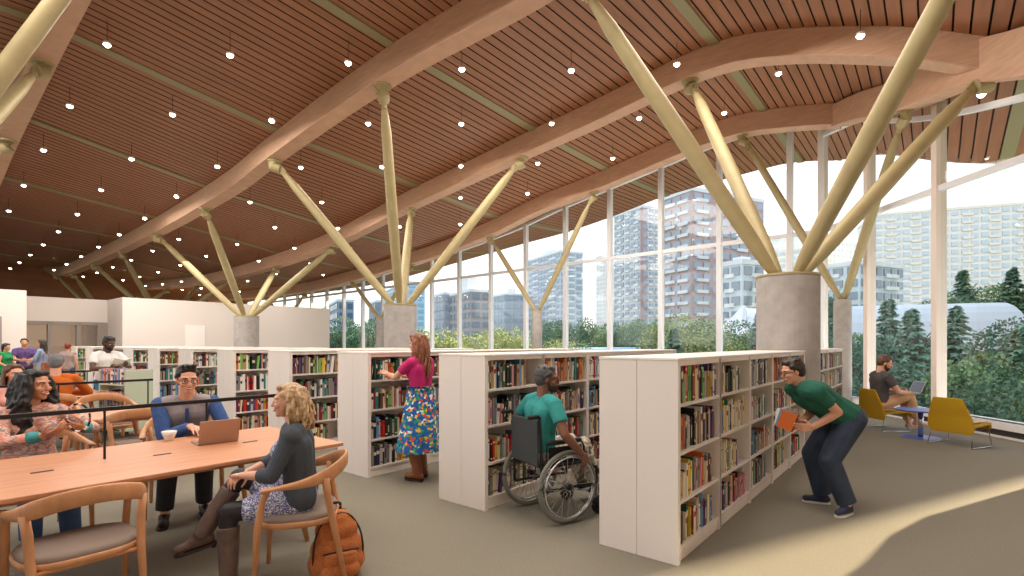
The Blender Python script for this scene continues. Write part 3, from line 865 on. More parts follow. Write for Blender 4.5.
for t in allb[300:]:
    a, k, b, si, n, x, y_, z, w_, h_, d_, c, band, lean, pp, q0 = t
    if a == 0 and k > 2: continue
    M = Matrix.Translation(P(pp+x,q0+y_,z))@Matrix.Rotation(TH,4,'Z')@Matrix.Rotation(lean,4,'Y')
    if k <= 2: book_geo(mb, M, w_, h_, d_, idx[c], band, idx['cream' if c in ('black','navy','dark red','brown','teal') else 'black'], len(names))
    else:
        mb.box(0,w_,0,d_,0,h_,idx[c],M)
        if band in (1,3): mb.box(.002,w_-.002,-.001,0,h_*.5,h_*.7,idx['cream' if c in ('black','navy','dark red','brown','teal') else 'black'],M)
o = mb.build('smaller_books', [bmat(c) for c in names]+[M_PAGE])
tag(o, 'many small books of mixed colours on the more distant shelves', 'books', None, 'stuff')

# ------------------------------------------------------------------ wooden chair
def make_chair():
    r = thing('armchair', 'x', 'chair', (0,0,0), 0, 'bentwood library armchairs')
    # seat: rounded trapezoid
    def outline(g, n=40):
        out = []
        for i in range(n):
            a = 2*PI*i/n; c, s = math.cos(a), math.sin(a); e = .62
            x = .235*math.copysign(abs(c)**e, c); y = .265*math.copysign(abs(s)**e, s)*(1-.08*(1 if c < 0 else 0)*abs(c))
            out.append((x*(1+g), y*(1+g)))
        return out
    m = MB(); n = 40; layers = [(-.10,.425),(-.0,.44),(.0,.456),(-.03,.470),(-.12,.478),(-.5,.476),(-.95,.474)]
    vs = [(x,y,z) for g,z in layers for x,y in outline(g,n)]
    fs = [(l*n+j,l*n+(j+1)%n,(l+1)*n+(j+1)%n,(l+1)*n+j) for l in range(len(layers)-1) for j in range(n)]+[tuple(range(n))[::-1],tuple((len(layers)-1)*n+j for j in range(n))]
    m.add(vs,fs); s = m.build('seat', M_SEAT, r, True)
    m = MB(); layers = [(-.02,.405),(.035,.415),(.045,.43),(.035,.446),(-.03,.448)]
    vs = [(x,y,z) for g,z in layers for x,y in outline(g,n)]
    fs = [(l*n+j,l*n+(j+1)%n,(l+1)*n+(j+1)%n,(l+1)*n+j) for l in range(len(layers)-1) for j in range(n)]+[tuple(range(n))[::-1],tuple((len(layers)-1)*n+j for j in range(n))]
    m.add(vs,fs); m.build('seat_frame', M_CHAIR, r, True)
    for sy in (-1,1):
        m = MB(); m.tube([(.235,sy*.275,0),(.215,sy*.272,.43),(.185,sy*.275,.60),(.150,sy*.280,.665)], [.014,.021,.020,.016], 12); m.build('leg', M_CHAIR, r, True)
        m = MB(); m.tube([(-.300,sy*.235,0),(-.215,sy*.232,.43),(-.185,sy*.240,.60),(-.175,sy*.252,.705)], [.014,.022,.023,.024], 12); m.build('leg', M_CHAIR, r, True)
    pts = bez([(.20,-.292,.660),(.10,-.292,.672),(-.06,-.285,.690),(-.20,-.235,.728),(-.275,-.12,.765),(-.295,0,.775),(-.275,.12,.765),(-.20,.235,.728),(-.06,.285,.690),(.10,.292,.672),(.20,.292,.660)], 5)
    fl = []
    for p in pts:
        t = min(1,max(0,(.14-p.x)/.36)); fl.append((lerp(.024,.013,t), lerp(.013,.048,t**1.3)))
    fl[0] = (.012,.007); fl[-1] = (.012,.007)
    m = MB(); m.tube(pts, 0, 14, flat=fl); m.build('back_rail', M_CHAIR, r, True)
    m = MB(); m.tube([(.21,-.255,.405),(.21,.255,.405)],.012,8); m.tube([(-.215,-.22,.405),(-.215,.22,.405)],.012,8); m.tube([(.2,0,.405),(-.2,0,.405)],.012,8); m.build('stretcher', M_CHAIR, r, True)
    return r
chair = make_chair(); index_kids()
CH = [(V(-2.41,2.85,0), TH+PI/2+.02, .99, 'empty wooden armchair with taupe seat in the near left corner'),
 (V(-1.42,3.43,0), math.radians(197), 1.0, 'wooden armchair the blonde woman in boots is sitting on'),
 (V(-3.13,4.88,0), math.radians(-55), 1.08, 'wooden armchair under the smiling man with the laptop'),
 (V(-3.83,4.10,0), math.radians(-32), 1.08, 'wooden armchair under the woman with curly black hair'),
 (P(1.72,6.88), TH+PI/2, 1.05, 'empty wooden armchair at the second table, left of the laptop man'),
 (P(1.85,8.62), TH-PI/2, 1.05, 'empty wooden armchair on the far side of second table'),
 (P(1.42,9.68), TH+PI/2, 1.05, 'wooden armchair the man in the orange sweater sits on'),
 (P(.95,8.72), math.radians(-30), 1.0, 'wooden armchair under the young woman in pink at far left')]
for i,(l,rz,s,lab) in enumerate(CH):
    o = chair if i == 0 else dup(chair)
    o.location = l; o.rotation_euler = (0,0,rz); o.scale = (s,)*3; o['label'] = lab

# ------------------------------------------------------------------ tables with lamp bars
def table(q0, label, p0=-1.9, p1=2.35):
    r = thing('library_table', label, 'table', P(p0,q0), TH, 'long wooden reading tables'); L = p1-p0; W = 1.28
    m = MB(); m.box(0,L,0,W,.722,.75); m.build('tabletop', M_TABLE, r, False, .006, 2)
    m = MB(); m.box(.25,L-.25,.18,W-.18,.67,.722); m.build('apron', M_CHAIR, r)
    for x,sx in ((.32,-1),(L-.38,1),(L/2,0)):
        for y,sy in ((.2,-1),(W-.2,1)):
            m = MB(); m.tube([(x+sx*.12,y+sy*.10,0),(x,y,.72)], [.018,.030], 12); m.build('leg', M_CHAIR, r, True)
    for x in (.55,1.15,1.8,2.45,3.1,3.72):
        m = MB(); m.box(x,x+.11,.60,.625,.7495,.753); m.build('power_slot', M_BLACK, r)
def lampbar(q, ps, pe, label, ps0=-1.7):
    r = thing('lamp_bar', label, 'lamp', P(0,q,.75), TH, 'black lamp bars over the tables')
    m = MB(); m.box(ps0,pe,-.018,.018,.335,.362); m.build('bar', M_BLACK, r)
    for p in ps: m = MB(); m.tube([(p,0,0),(p,0,.34)], .008, 8); m.build('post', M_BLACK, r); 
for i,nm in enumerate(['long wooden reading table in front with laptop and cup','second wooden reading table behind the curly haired woman','third wooden reading table where the orange sweater man sits']):
    table(3.715+3.13*i, nm, -1.9 if i < 2 else .35)
lampbar(4.47, (-1.0,-.35,.30,.95,1.60), 2.18, 'black lamp bar on thin posts over the front reading table')
lampbar(7.60, (-1.0,.1,1.2,2.05), 2.10, 'black lamp bar over the second reading table')
lampbar(10.73, (.6,1.3,2.05), 2.10, 'short black lamp bar over the third reading table', .5)

# ------------------------------------------------------------------ small things on the front table
def laptop(label, loc, rz, ang=1.9, col=None, s=1.0):
    r = thing('laptop', label, 'laptop', loc, rz, None, s); m_ = col or mat('laptop_shell',(176,150,134),.35,metal=.5)
    m = MB(); m.box(-.17,.17,-.12,.12,0,.014); b = m.build('base', m_, r, False, .004, 2)
    m = MB(); 
    for i in range(4):
        for j in range(11): m.box(-.145+j*.0265,-.122+j*.0265,-.02+i*.027,.002+i*.027,.014,.0155)
    m.build('keyboard', M_BLACK, b)
    m = MB(); m.box(-.17,.17,0,.008,0,.225); l = m.build('lid', m_, r, False, .003, 2); l.location = (0,.118,.012); l.rotation_euler = (-(ang-PI/2),0,0)
    m = MB(); m.box(-.158,.158,-.0015,0,.012,.215); m.build('screen', mat('screen_dark',(50,60,80),.2), l)
laptop('copper grey laptop open in front of the man in the blue henley shirt', V(-2.44,4.20,.75), math.radians(-134), 1.85, None, .86)
cup = thing('cup', 'white tapered coffee cup beside the laptop man', 'cup', P(1.47,4.90,.75))
m = MB(); m.lathe([(.026,0),(.030,.004),(.050,.055),(.056,.078),(.053,.078),(.046,.052),(.028,.008),(.001,.006)], 28); m.build('bowl', mat('porcelain',(238,236,234),.25), cup, True)
# ------------------------------------------------------------------ backpack
def backpack():
    r = thing('backpack', 'orange woven backpack with black piping on the floor by the blonde woman', 'backpack', V(-1.17,3.42,0), math.radians(-58))
    M_ = mat('backpack_cloth',(214,132,72),.85, noise=.0, nscale=60, rgb2=(168,88,40), stretch=(1,1,5), bump=.3, bscale=150)
    m = MB(); m.cap((0,-.08,.11),(0,.08,.11),.105,.105,16); m.cap((0,-.07,.20),(0,.07,.20),.10,.10,16); m.cap((0,-.055,.32),(0,.055,.32),.085,.085,16); m.cap((0,-.03,.38),(0,.03,.38),.066,.066,16); m.box(-.07,.07,-.14,.14,.01,.12)
    me = remesh(m,.008,14); me.materials.clear(); me.materials.append(M_); me.polygons.foreach_set('use_smooth',[True]*len(me.polygons)); link('bag_body', me, r)
    m = MB(); m.cap((.085,-.075,.075),(.085,.075,.075),.055,.055,16); m.cap((.08,-.065,.15),(.08,.065,.15),.052,.052,16)
    me = remesh(m,.007,5); me.materials.clear(); me.materials.append(M_); me.polygons.foreach_set('use_smooth',[True]*len(me.polygons)); link('front_pocket', me, r)
    m = MB(); 
    m.tube(bez([(.05,-.160,.09),(.05,-.158,.22),(.04,-.13,.33),(.035,-.06,.42),(.035,.06,.42),(.04,.13,.33),(.05,.158,.22),(.05,.160,.09)],5),.006,8)
    m.tube(bez([(.115,-.115,.205),(.128,-.05,.212),(.128,.05,.212),(.115,.115,.205)],5),.006,8); m.build('zipper_piping', M_BLACK, r, True)
    m = MB(); m.tube(bez([(-.05,-.035,.43),(-.05,-.03,.475),(-.05,.03,.475),(-.05,.035,.43)],5),.009,8); m.build('handle', M_BLACK, r, True)
    for sy in (-1,1):
        m = MB(); m.tube(bez([(-.07,sy*.05,.42),(-.12,sy*.075,.37),(-.15,sy*.09,.22),(-.12,sy*.11,.08),(-.08,sy*.12,.03)],6),0,10,flat=(.028,.009)); m.build('shoulder_strap', mat('strap_dark',(56,50,50),.8), r, True)
backpack()
# ------------------------------------------------------------------ wheelchair
def wheelchair():
    r = thing('wheelchair', 'black manual wheelchair with grey tyres between two bookcase rows', 'wheelchair', V(.28,4.66,0), math.radians(31))
    TY = mat('tyre_grey',(118,118,108),.8)
    for sy in (-1,1):
        y = sy*.295; w = bpy.data.objects.new('wheel', None); 
        m = MB(); c = V(.06,y,.315)
        m.tube([c+V(.295*math.cos(a),0,.295*math.sin(a)) for a in [2*PI*i/48 for i in range(48)]], .020, 10, closed=True); wh = m.build('wheel', TY, r, True)
        m = MB(); m.tube([c+V(.275*math.cos(a),0,.275*math.sin(a)) for a in [2*PI*i/48 for i in range(48)]], .009, 8, closed=True); m.build('rim', M_CHROME, wh, True)
        m = MB(); m.tube([c+V(.262*math.cos(a),sy*.035,.262*math.sin(a)) for a in [2*PI*i/48 for i in range(48)]], .008, 8, closed=True)
        for i in range(5): a = 2*PI*i/5; m.bar(c+V(.262*math.cos(a),sy*.035,.262*math.sin(a)), c+V(.275*math.cos(a),0,.275*math.sin(a)),.006,.006)
        m.build('push_rim', M_CHROME, wh, True)
        m = MB()
        for i in range(24):
            a = 2*PI*i/24; m.tube([c+V(.022*math.cos(a+1.2*(-1)**i),sy*.018*(-1)**i,.022*math.sin(a+1.2*(-1)**i)), c+V(.272*math.cos(a),0,.272*math.sin(a))], .0022, 5)
        m.build('spokes', M_CHROME, wh); m = MB(); m.tube([c-V(0,.03,0),c+V(0,.03,0)],.026,14); m.build('hub', M_BLACK, wh, True)
        c2 = V(.46,sy*.24,.085); m = MB(); m.tube([c2+V(.07*math.cos(a),0,.07*math.sin(a)) for a in [2*PI*i/24 for i in range(24)]], .016, 8, closed=True); m.tube([c2-V(0,.02,0),c2+V(0,.02,0)],.055,16); cw = m.build('caster', M_BLACK, r, True)
        m = MB(); m.tube([c2+V(0,.03,0),c2+V(-.02,.03,.09),c2+V(-.02,0,.11),c2+V(-.02,0,.18)],.010,8); m.build('caster_fork', M_CHROME, cw)
        y = sy*.225; m = MB(); R_ = .013
        m.tube(bez([(-.30,y,.93),(-.20,y,.925),(-.185,y,.88),(-.17,y,.60),(-.16,y,.28)],4),R_,8)
        m.tube([(-.17,y,.49),(.34,y,.49),(.46,y,.40),(.60,y,.14)],R_,8); m.tube([(-.16,y,.28),(.44,y,.28)],R_,8); m.tube([(.44,y,.28),(.44,y,.44)],R_,8)
        m.build('side_frame', M_BLACK, r, True)
        m = MB(); m.tube([(-.30,y,.93),(-.20,y,.928)],.019,10); m.build('push_handle', M_BLACK, r, True)
        y = sy*.255; m = MB(); m.cap((-.10,y,.70),(.22,y,.70),.022,.022,10); ar = m.build('armrest', M_BLACK, r, True)
        m = MB(); m.tube([(-.14,y,.49),(-.13,y,.69),(.24,y,.69),(.27,y,.64),(.27,y,.49)],.010,8); m.box(-.11,.24,y-.004,y+.004,.51,.66); m.build('side_guard', M_BLACK, ar)
        m = MB(); m.box(.56,.72,min(sy*.02,sy*.2),max(sy*.02,sy*.2),.115,.13); m.build('footplate', M_BLACK, r)
    m = MB(); m.box(-.16,.30,-.215,.215,.475,.50); m.build('seat', M_BLACK, r, False, .01, 2)
    m = MB(); m.box(-.205,-.185,-.215,.215,.50,.90); m.build('backrest', mat('sling_grey',(62,64,66),.85), r, False, .008, 2)
    m = MB(); m.tube([(-.05,-.22,.28),(.1,.22,.48)],.009,8); m.tube([(.02,.22,.28),(.1,-.22,.48)],.009,8); m.tube([(.06,-.30,.315),(.06,.30,.315)],.011,8); m.build('cross_brace', M_CHROME, r, True)
wheelchair()
# ------------------------------------------------------------------ lounge chairs and round table
M_YEL = mat('yellow_upholstery',(196,152,16),.75, bump=.15, bscale=250)
def lounge(label, loc, rz, s=1.0):
    r = thing('lounge_chair', label, 'chair', loc, rz, 'yellow sled-base lounge chairs', s)
    m = MB(); prof = [(-.20,.20,.27),(-.215,.30,.305),(-.24,.45,.285),(-.275,.60,.235),(-.30,.735,.185)]; th = .028
    n = len(prof); vs = [V(x,sy*w,z) for x,z,w in prof for sy in (-1,1)]+[V(x+th,sy*w,z) for x,z,w in prof for sy in (-1,1)]
    fs = []
    for i in range(n-1):
        a = 2*i; b = 2*n+a; fs += [(a,a+1,a+3,a+2),(b,b+2,b+3,b+1),(a,a+2,b+2,b),(a+1,b+1,b+3,a+3)]
    fs += [(0,2*n,2*n+1,1),(2*n-2,2*n-1,4*n-1,4*n-2)]
    m.add(vs,fs); m.build('backrest', M_YEL, r, False, .008, 2, True)
    m = MB(); prof = [(-.20,.345,.285),(-.05,.355,.285),(.22,.375,.27),(.31,.365,.26),(.345,.325,.25),(.35,.30,.245)]
    n = len(prof); vs = [V(x,sy*w,z) for x,z,w in prof for sy in (-1,1)]+[V(x-.005,sy*w,z-.045) for x,z,w in prof for sy in (-1,1)]; fs = []
    for i in range(n-1):
        a = 2*i; b = 2*n+a; fs += [(a,a+2,a+3,a+1),(b,b+1,b+3,b+2),(a,b,b+2,a+2),(a+1,a+3,b+3,b+1)]
    fs += [(0,1,2*n+1,2*n),(2*n-2,4*n-2,4*n-1,2*n-1)]
    m.add(vs,fs); m.build('seat', M_YEL, r, False, .008, 2, True)
    m = MB(); m.box(-.17,.26,-.25,.25,.372,.388); m.build('seat_pad', mat('seat_pad_beige',(206,180,140),.8), r, False, .006, 2)
    for sy in (-1,1):
        m = MB(); m.tube([(-.15,sy*.25,.33),(-.24,sy*.285,.012),(.28,sy*.285,.012),(.25,sy*.24,.33)],.009,8); m.build('leg', M_CHROME, r, True)
lounge('empty yellow lounge chair with beige seat by the window sill', V(6.82,7.82,0), math.radians(22))
lounge('yellow lounge chair the bearded man with a laptop sits in', V(6.70,9.25,0), math.radians(2))
r = thing('side_table', 'low round blue table with a chrome stem between the yellow chairs', 'table', V(6.76,8.47,0))
MBL = mat('blue_laminate',(78,98,178),.4)
m = MB(); m.lathe([(.345,.44),(.35,.446),(.35,.458),(.34,.463)],40); m.build('tabletop', MBL, r, False)
m = MB(); m.lathe([(.27,0),(.27,.008),(.05,.018)],40); m.build('base', MBL, r)
m = MB(); m.lathe([(.038,.015),(.038,.44)],20); m.build('stem', M_CHROME, r, True)
# ------------------------------------------------------------------ book cart
def cart():
    MC = mat('cart_green',(196,206,184),.5); r = thing('book_cart', 'pale green library book cart beside the man in the white shirt', 'cart', V(-6.27,8.3,0), math.radians(-25.5))
    L, W, H = -.78, .43, 1.0
    for x in (L,-.03):
        m = MB(); m.box(x,x+.03,0,W,.12,H+.12); m.build('side_panel', MC, r, False, .006, 1)
    for z in (.16,.52,.88): m = MB(); m.box(L+.03,-.03,0,W,z-.02,z); m.build('shelf', MC, r)
    m = MB(); m.box(L+.03,-.03,W/2-.01,W/2+.01,.16,H-.1); m.build('centre_panel', MC, r)
    for x in (L+.06,-.08):
        for y in (.06,W-.06):
            m = MB(); m.tube([(x,y-.015,.05),(x,y+.015,.05)],.05,14); m.box(x-.02,x+.02,y-.02,y+.02,.08,.13); m.build('caster', M_BLACK, r)
    rr = random.Random(3); i = 0
    for z,sh in ((.16,'bottom'),(.52,'middle'),(.88,'top')):
        x = L+.05; n = 0
        while x < -.08:
            w_ = rr.uniform(.02,.042); h_ = rr.uniform(.19,.26); c = rr.choice(['white','pink','pale grey','sky blue','black','dark red','cream','orange','purple'])
            if x+w_ > -.05: break
            o = link('book', book_mesh(c, rr.choice([0,1,2]), 0,0,0)); a = math.radians(-25.5)
            o.location = V(-6.27,8.3,0)+Matrix.Rotation(a,3,'Z')@V(x,.02,z); o.rotation_euler = (0,0,a); o.scale = (w_/.03,1,h_/.24)
            tag(o, f'{c} book, {ordw(n)} from left on the {sh} shelf of the green cart', 'book', 'books on the cart'); x += w_+.001; n += 1
cart()

# ------------------------------------------------------------------ the people
H_BLACK = mat('hair_black',(30,25,25),.5, noise=.5, nscale=40); H_DARK = mat('hair_dark_brown',(52,38,30),.5, noise=.4, nscale=60, stretch=(1,1,.2))
H_BLOND = mat('hair_blonde',(222,188,144),.5, rgb2=(150,110,74), nscale=50, stretch=(1,1,.12), bump=.5, bscale=90); H_AUB = mat('hair_auburn',(158,98,66),.5, rgb2=(112,64,42), nscale=40, stretch=(1,1,.2), bump=.5, bscale=80)
H_GREY = mat('hair_grey',(112,112,114),.6, noise=.3, nscale=60); H_BROWN = mat('hair_brown',(96,64,46),.5, noise=.3, nscale=40, stretch=(1,1,.2))
JEAN = mat('denim',(58,84,122),.85, noise=.18, nscale=14, bump=.1, bscale=200); JEAND = mat('denim_dark',(52,64,84),.85, noise=.22, nscale=8, bump=.15, bscale=120)
DARKT = mat('trousers_dark',(44,44,50),.85, noise=.2, nscale=10); SOLEW = mat('sole_white',(230,228,224),.6); SOLED = mat('sole_dark',(50,36,30),.7)
LEA = mat('boot_leather',(98,76,66),.5, noise=.25, nscale=14, bump=.4, bscale=30); LEAT = mat('boot_tan',(150,84,50),.5, noise=.2, nscale=14, bump=.3, bscale=30)
def D(*a): return Vector(a)
# woman with the curly hair, front table
def exA(root, J, cloth, L):
    for s_,(sh,e,w) in zip((-1,1),J['arms']):
        t = MB(); t.tube([lerp(e,w,x) for x in (.62,.78,.93)],[.047,.043,.038],14); cloth('cuff', t, mat('cuff_teal',(70,150,150),.8, noise=.25, nscale=50))
    t = MB(); t.cap(J['hip']+V(0,.05,.02),J['hip']+V(0,-.05,.02),.125,.125); cloth('shirt_hem', t, mat('cuff_teal',(70,150,150)))
SW = ramp_mat('sweater_bands',[(226,150,126),(232,170,146),(196,150,140),(150,132,134),(224,190,172),(214,140,116),(176,120,112)],5,'noise',.9,(2.2,2.2,7))
person('seated woman with long curly black hair in a coral patterned sweater holding a beaded hoop', V(-3.85,4.08,0), math.radians(-32), 1.04, True, hip=.53, lean=.14, head=(.55,.02),
  arms=[(D(.37,-.02,.83),D(-.2,-1,-.6)),(D(.40,.20,.86),D(-.2,1,-.6))], legs=[(D(.42,-.10,.09),D(1,0,1)),(D(.44,.12,.09),D(1,0,1))], skin='tan',
  hair=dict(mat=H_BLACK,style='curly',len=.42,bulge=.055), top=dict(mat=SW,sleeve='long',name='sweater'), bottom=dict(kind='trousers',mat=JEAN), shoes=dict(mat=LEAT,sole=SOLED), vox=.0085, extras=exA,
  palm=[(D(.6,.5,.2),D(-.1,.4,1)),(D(.3,-.5,.1),D(-.5,-.4,.6))], curls=(.7,.9))
hoop = MB(); c0 = V(-3.80,4.06,0)+Matrix.Rotation(math.radians(-32),3,'Z')@V(.50,.13,.99)
ax = Matrix.Rotation(math.radians(-10),3,'Z')
hr_ = thing('beaded_hoop', 'black white and red beaded hoop held by the curly haired woman', 'hoop', c0)
bcol = (M_BLACK,mat('bead_white',(236,232,228),.4),mat('bead_red',(170,40,60),.4)); BDM = []
for c_ in bcol: m = MB(); m.ell((0,0,0),(.0085,.0085,.0085),None,8); BDM.append(m.mesh('bead',c_,True))
for i in range(46):
    a = 2*PI*i/46; bo = link('bead', BDM[(i//3)%2 if i%9 else 2], hr_); bo.location = ax@V(.105*math.cos(a),0,.105*math.sin(a))
# man with laptop
def exB(root, J, cloth, L):
    t = MB(); n_ = J['chest']+J['up']*.10+J['fwd']*.105
    t.bar(J['chest']+J['up']*.09+J['fwd']*.108, J['chest']-J['up']*.04+J['fwd']*.122,.026,.008); t.build('placket', mat('henley_blue',(62,92,150)), root)
    sh,e,w = J['arms'][1]
    t = MB(); t.tube([lerp(e,w,.90),lerp(e,w,.97)],.036,14); t.build('wristwatch', M_BLACK, root, True)
HB = mat('henley_blue',(62,92,150),.85, noise=.15, nscale=30)
person('smiling man in glasses and a blue and grey henley typing on a laptop', V(-3.10,4.86,0), math.radians(-55), 1.08, False, bulk=1.0, hip=.52, lean=.38, head=(.12,.10),
  arms=[(D(.42,.02,.765),D(-.4,-.7,-1)),(D(.46,.20,.765),D(-.4,.6,-1))], legs=[(D(.40,-.16,.09),D(1,0,1)),(D(.30,.12,.09),D(1,0,1))], skin='light',
  hair=dict(mat=H_BLACK,style='quiff'), top=dict(mat=mat('henley_grey',(158,150,152),.9,noise=.1,nscale=40),sleeve='long',sleeve_mat=HB,name='henley_shirt'), bottom=dict(kind='trousers',mat=DARKT), shoes=dict(mat=M_BLACK,sole=SOLED), vox=.0085, glasses=True, extras=exB,
  palm=[(D(1,.35,-.1),D(0,0,-1)),(D(1,-.2,-.1),D(0,0,-1))], curls=(.45,.45))
# blonde woman
def exC(root, J, cloth, L):
    CG = mat('cardigan_slate',(70,76,84),.9,noise=.12,nscale=60); t = MB(); up, fwd, left, H = J['up'],J['fwd'],J['left'],J['hip']
    for s_ in (-1,1):
        o = -fwd*.022+left*s_*.030
        t.cap(H+o+left*s_*.085+up*.02,H+o+up*.17+left*s_*.065,.108,.100); t.cap(H+o+up*.17+left*s_*.065,J['chest']+o+left*s_*.07,.100,.108)
        t.cap(J['chest']+o+left*s_*.07, H+up*.445+o+left*s_*.07,.100,.078); t.cap(H+up*.455-fwd*.005+left*s_*.07,H+up*.440+left*s_*.165,.080,.070)
    for s_,(sh,e,w) in zip((-1,1),J['arms']):
        t.cap(sh,e,.060,.052); t.tube([lerp(e,w,x) for x in (-.05,.2,.42)],[.052,.050,.046],14)
    cloth('cardigan', t, CG, 3)
    t = MB(); hj = J['legs']
    for (h_,kn,an) in hj: t.cap(h_, lerp(h_,kn,.62), .112,.098)
    t.cap(H+left*.06,H-left*.06,.125,.125); t.cap(lerp(*hj[0][:2],.5)-V(0,0,.02),lerp(*hj[1][:2],.5)-V(0,0,.02),.09,.09)
    cloth('dress_skirt', t, DR, 3)
DR = ramp_mat('dress_print',[(226,226,236),(66,72,124),(236,234,240),(128,132,176),(84,88,140),(222,222,232)],42,'noise',.85)
person('blonde woman in slate cardigan, printed dress and brown boots seated with legs crossed', V(-1.43,3.43,0), math.radians(198), .98, True, hip=.545, lean=.08, head=(-.10,.0),
  arms=[(D(.34,-.03,.715),D(-.4,-1,-.5)),(D(.33,.09,.735),D(-.7,.8,-.5))], legs=[(D(.57,.04,.37),D(.8,0,1)),(D(.40,.14,.12),D(1,-.1,1))], skin='light',
  hair=dict(mat=H_BLOND,style='long',len=.25,bulge=.04,back=1,wave=1.2), top=dict(mat=DR,sleeve='none',name='dress'), bottom=dict(kind='tights',mat=mat('tights_black',(34,30,32),.6)),
  shoes=dict(mat=LEA,sole=SOLED,boot=.30,heel=1), feet=[D(1,.1,-.25),D(.8,.35,-.12)], vox=.008, extras=exC, palm=[(D(.5,.9,.0),D(.1,-.2,-1)),(D(.6,-.8,-.1),D(0,0,-1))], curls=(1.0,1.0))
# man in the wheelchair
person('man with grey hair and glasses in a teal shirt sitting in the wheelchair', V(.24,4.62,0), math.radians(31), 1.0, False, hip=.585, lean=.10, head=(-.58,.08), side=0, bulk=1.06,
  arms=[(D(.22,-.345,.60),D(-1,-.45,.1)),(D(.10,.34,.60),D(-1,.7,.1))], legs=[(D(.58,-.10,.22),D(1,0,1)),(D(.58,.10,.22),D(1,0,1))], skin='brown',
  hair=dict(mat=mat('hair_dark_grey',(74,72,74),.6,noise=.4,nscale=50),style='short'), top=dict(mat=mat('tee_teal',(52,146,142),.9,noise=.12,nscale=14),sleeve='short',name='t_shirt'), bottom=dict(kind='trousers',mat=ramp_mat('camo_print',[(206,196,178),(160,148,130),(222,214,198),(120,110,100)],9,'noise')), shoes=dict(mat=M_BLACK,sole=SOLEW),
  vox=.009, glasses=True, beard=mat('beard_dark',(48,40,36),.8), palm=[(D(.5,0,-.9),D(-.2,1,0)),(D(.5,0,-.9),D(-.2,-1,0))], curls=(.9,.9), smile=False)
# bending man in green
def exE(root, J, cloth, L):
    t = MB(); c = J['chest']+J['up']*.05+J['fwd']*.118+J['left']*.06
    t.bar(c+J['left']*.022,c-J['left']*.022,.012,.004); t.build('shirt_logo', mat('logo_white',(226,232,226)), root)
person('man in a dark green t-shirt and jeans bending to look at the books', V(3.13,4.83,0), math.radians(178), 1.0, False, bulk=1.30, hip=.87, lean=.98, head=(.0,.24),
  arms=[(D(.34,-.12,.78),D(-1,-.3,.4)),(D(.34,.10,.78),D(-1,.3,.5))], legs=[(D(.11,-.15,.09),D(1,0,.1)),(D(.07,.17,.09),D(1,0,.1))], feet=[D(1,-.30,0),D(.85,.50,0)], skin='light',
  hair=dict(mat=H_DARK,style='short'), top=dict(mat=mat('tee_green',(34,98,78),.9,noise=.12,nscale=12),sleeve='short',name='t_shirt'), bottom=dict(kind='trousers',mat=JEAND,end=.97), shoes=dict(mat=mat('shoe_navy',(50,58,80),.8),sole=SOLEW),
  vox=.0085, glasses=True, smile=False, extras=exE, palm=[(D(.8,.3,-.1),D(.0,1,.1)),(D(.8,-.2,-.1),D(0,-1,.1))], curls=(.8,.8))
for i,(c,ang,nm) in enumerate([('orange',.25,'orange covered book held by the man in green'),('sky blue',-.1,'blue book held under the orange one by the man in green'),('white',-.35,'white and red book at the back of the stack held by the man in green')]):
    o = link('book', book_mesh(['white','sky blue','orange'][i],[3,2,1][i],0,0)); o.scale = (1.1,.85,.72)
    base = V(3.13,4.83,0)+Matrix.Rotation(math.radians(178),3,'Z')@V(.45+.02*i,-.085+.045*i,.74-.01*i)
    o.location = base; o.rotation_euler = (.25,.35+ang*.3,math.radians(60)+ang); tag(o, ['white book at the back of the handful held by the bending man in green','blue book in the middle of the handful held by the bending man','orange book at the front of the handful held by the bending man'][i],'book','books held by the bending man')
# woman in floral skirt
def exF(root, J, cloth, L):
    FL = ramp_mat('floral_print',[(20,92,168),(26,110,190),(30,84,150),(226,70,60),(40,150,90),(24,96,176),(240,190,60),(60,170,120),(28,88,160),(236,236,236)],36); z0, z1 = J['hip'].z+.17, .34
    m = MB(); n = 64; N = 10; vs = []
    for i in range(N+1):
        t = i/N; z = lerp(z0,z1,t); r0 = lerp(.158,.182,min(1,t*4)) if t < .25 else lerp(.182,.28,(t-.25)/.75)
        for j in range(n):
            a = 2*PI*j/n; r_ = r0*(1+.07*t*math.sin(9*a+.6*math.sin(3*a)))
            vs.append(V(r_*.90*math.cos(a)+.01, r_*math.sin(a), z))
    fs = [(i*n+j,i*n+(j+1)%n,(i+1)*n+(j+1)%n,(i+1)*n+j) for i in range(N) for j in range(n)]+[tuple(range(n))]
    m.add(vs,fs); m.build('skirt', FL, root, True)
person('woman with long wavy auburn hair, pink top and floral skirt reaching to a shelf', V(-1.04,5.86,0), math.radians(152), 1.0, True, crop=True, hip=.90, lean=.03, head=(.1,.12),
  arms=[(D(.37,-.16,1.16),D(-.3,-1,-1)),(D(.42,.10,1.20),D(-.3,.8,-1))], legs=[(D(.04,-.09,.11),D(1,0,0)),(D(-.03,.09,.11),D(1,0,0))], skin='light',
  hair=dict(mat=H_AUB,style='long',len=.46,bulge=.055,wave=1.5), top=dict(mat=mat('top_pink',(196,36,110),.85),sleeve='short',name='pink_top'), shoes=dict(mat=LEAT,sole=SOLED,boot=.26,heel=1), vox=.009, extras=exF, smile=False, palm=[(D(1,.1,.2),D(0,.3,-1)),(D(1,0,.3),D(0,-.4,-.8))])
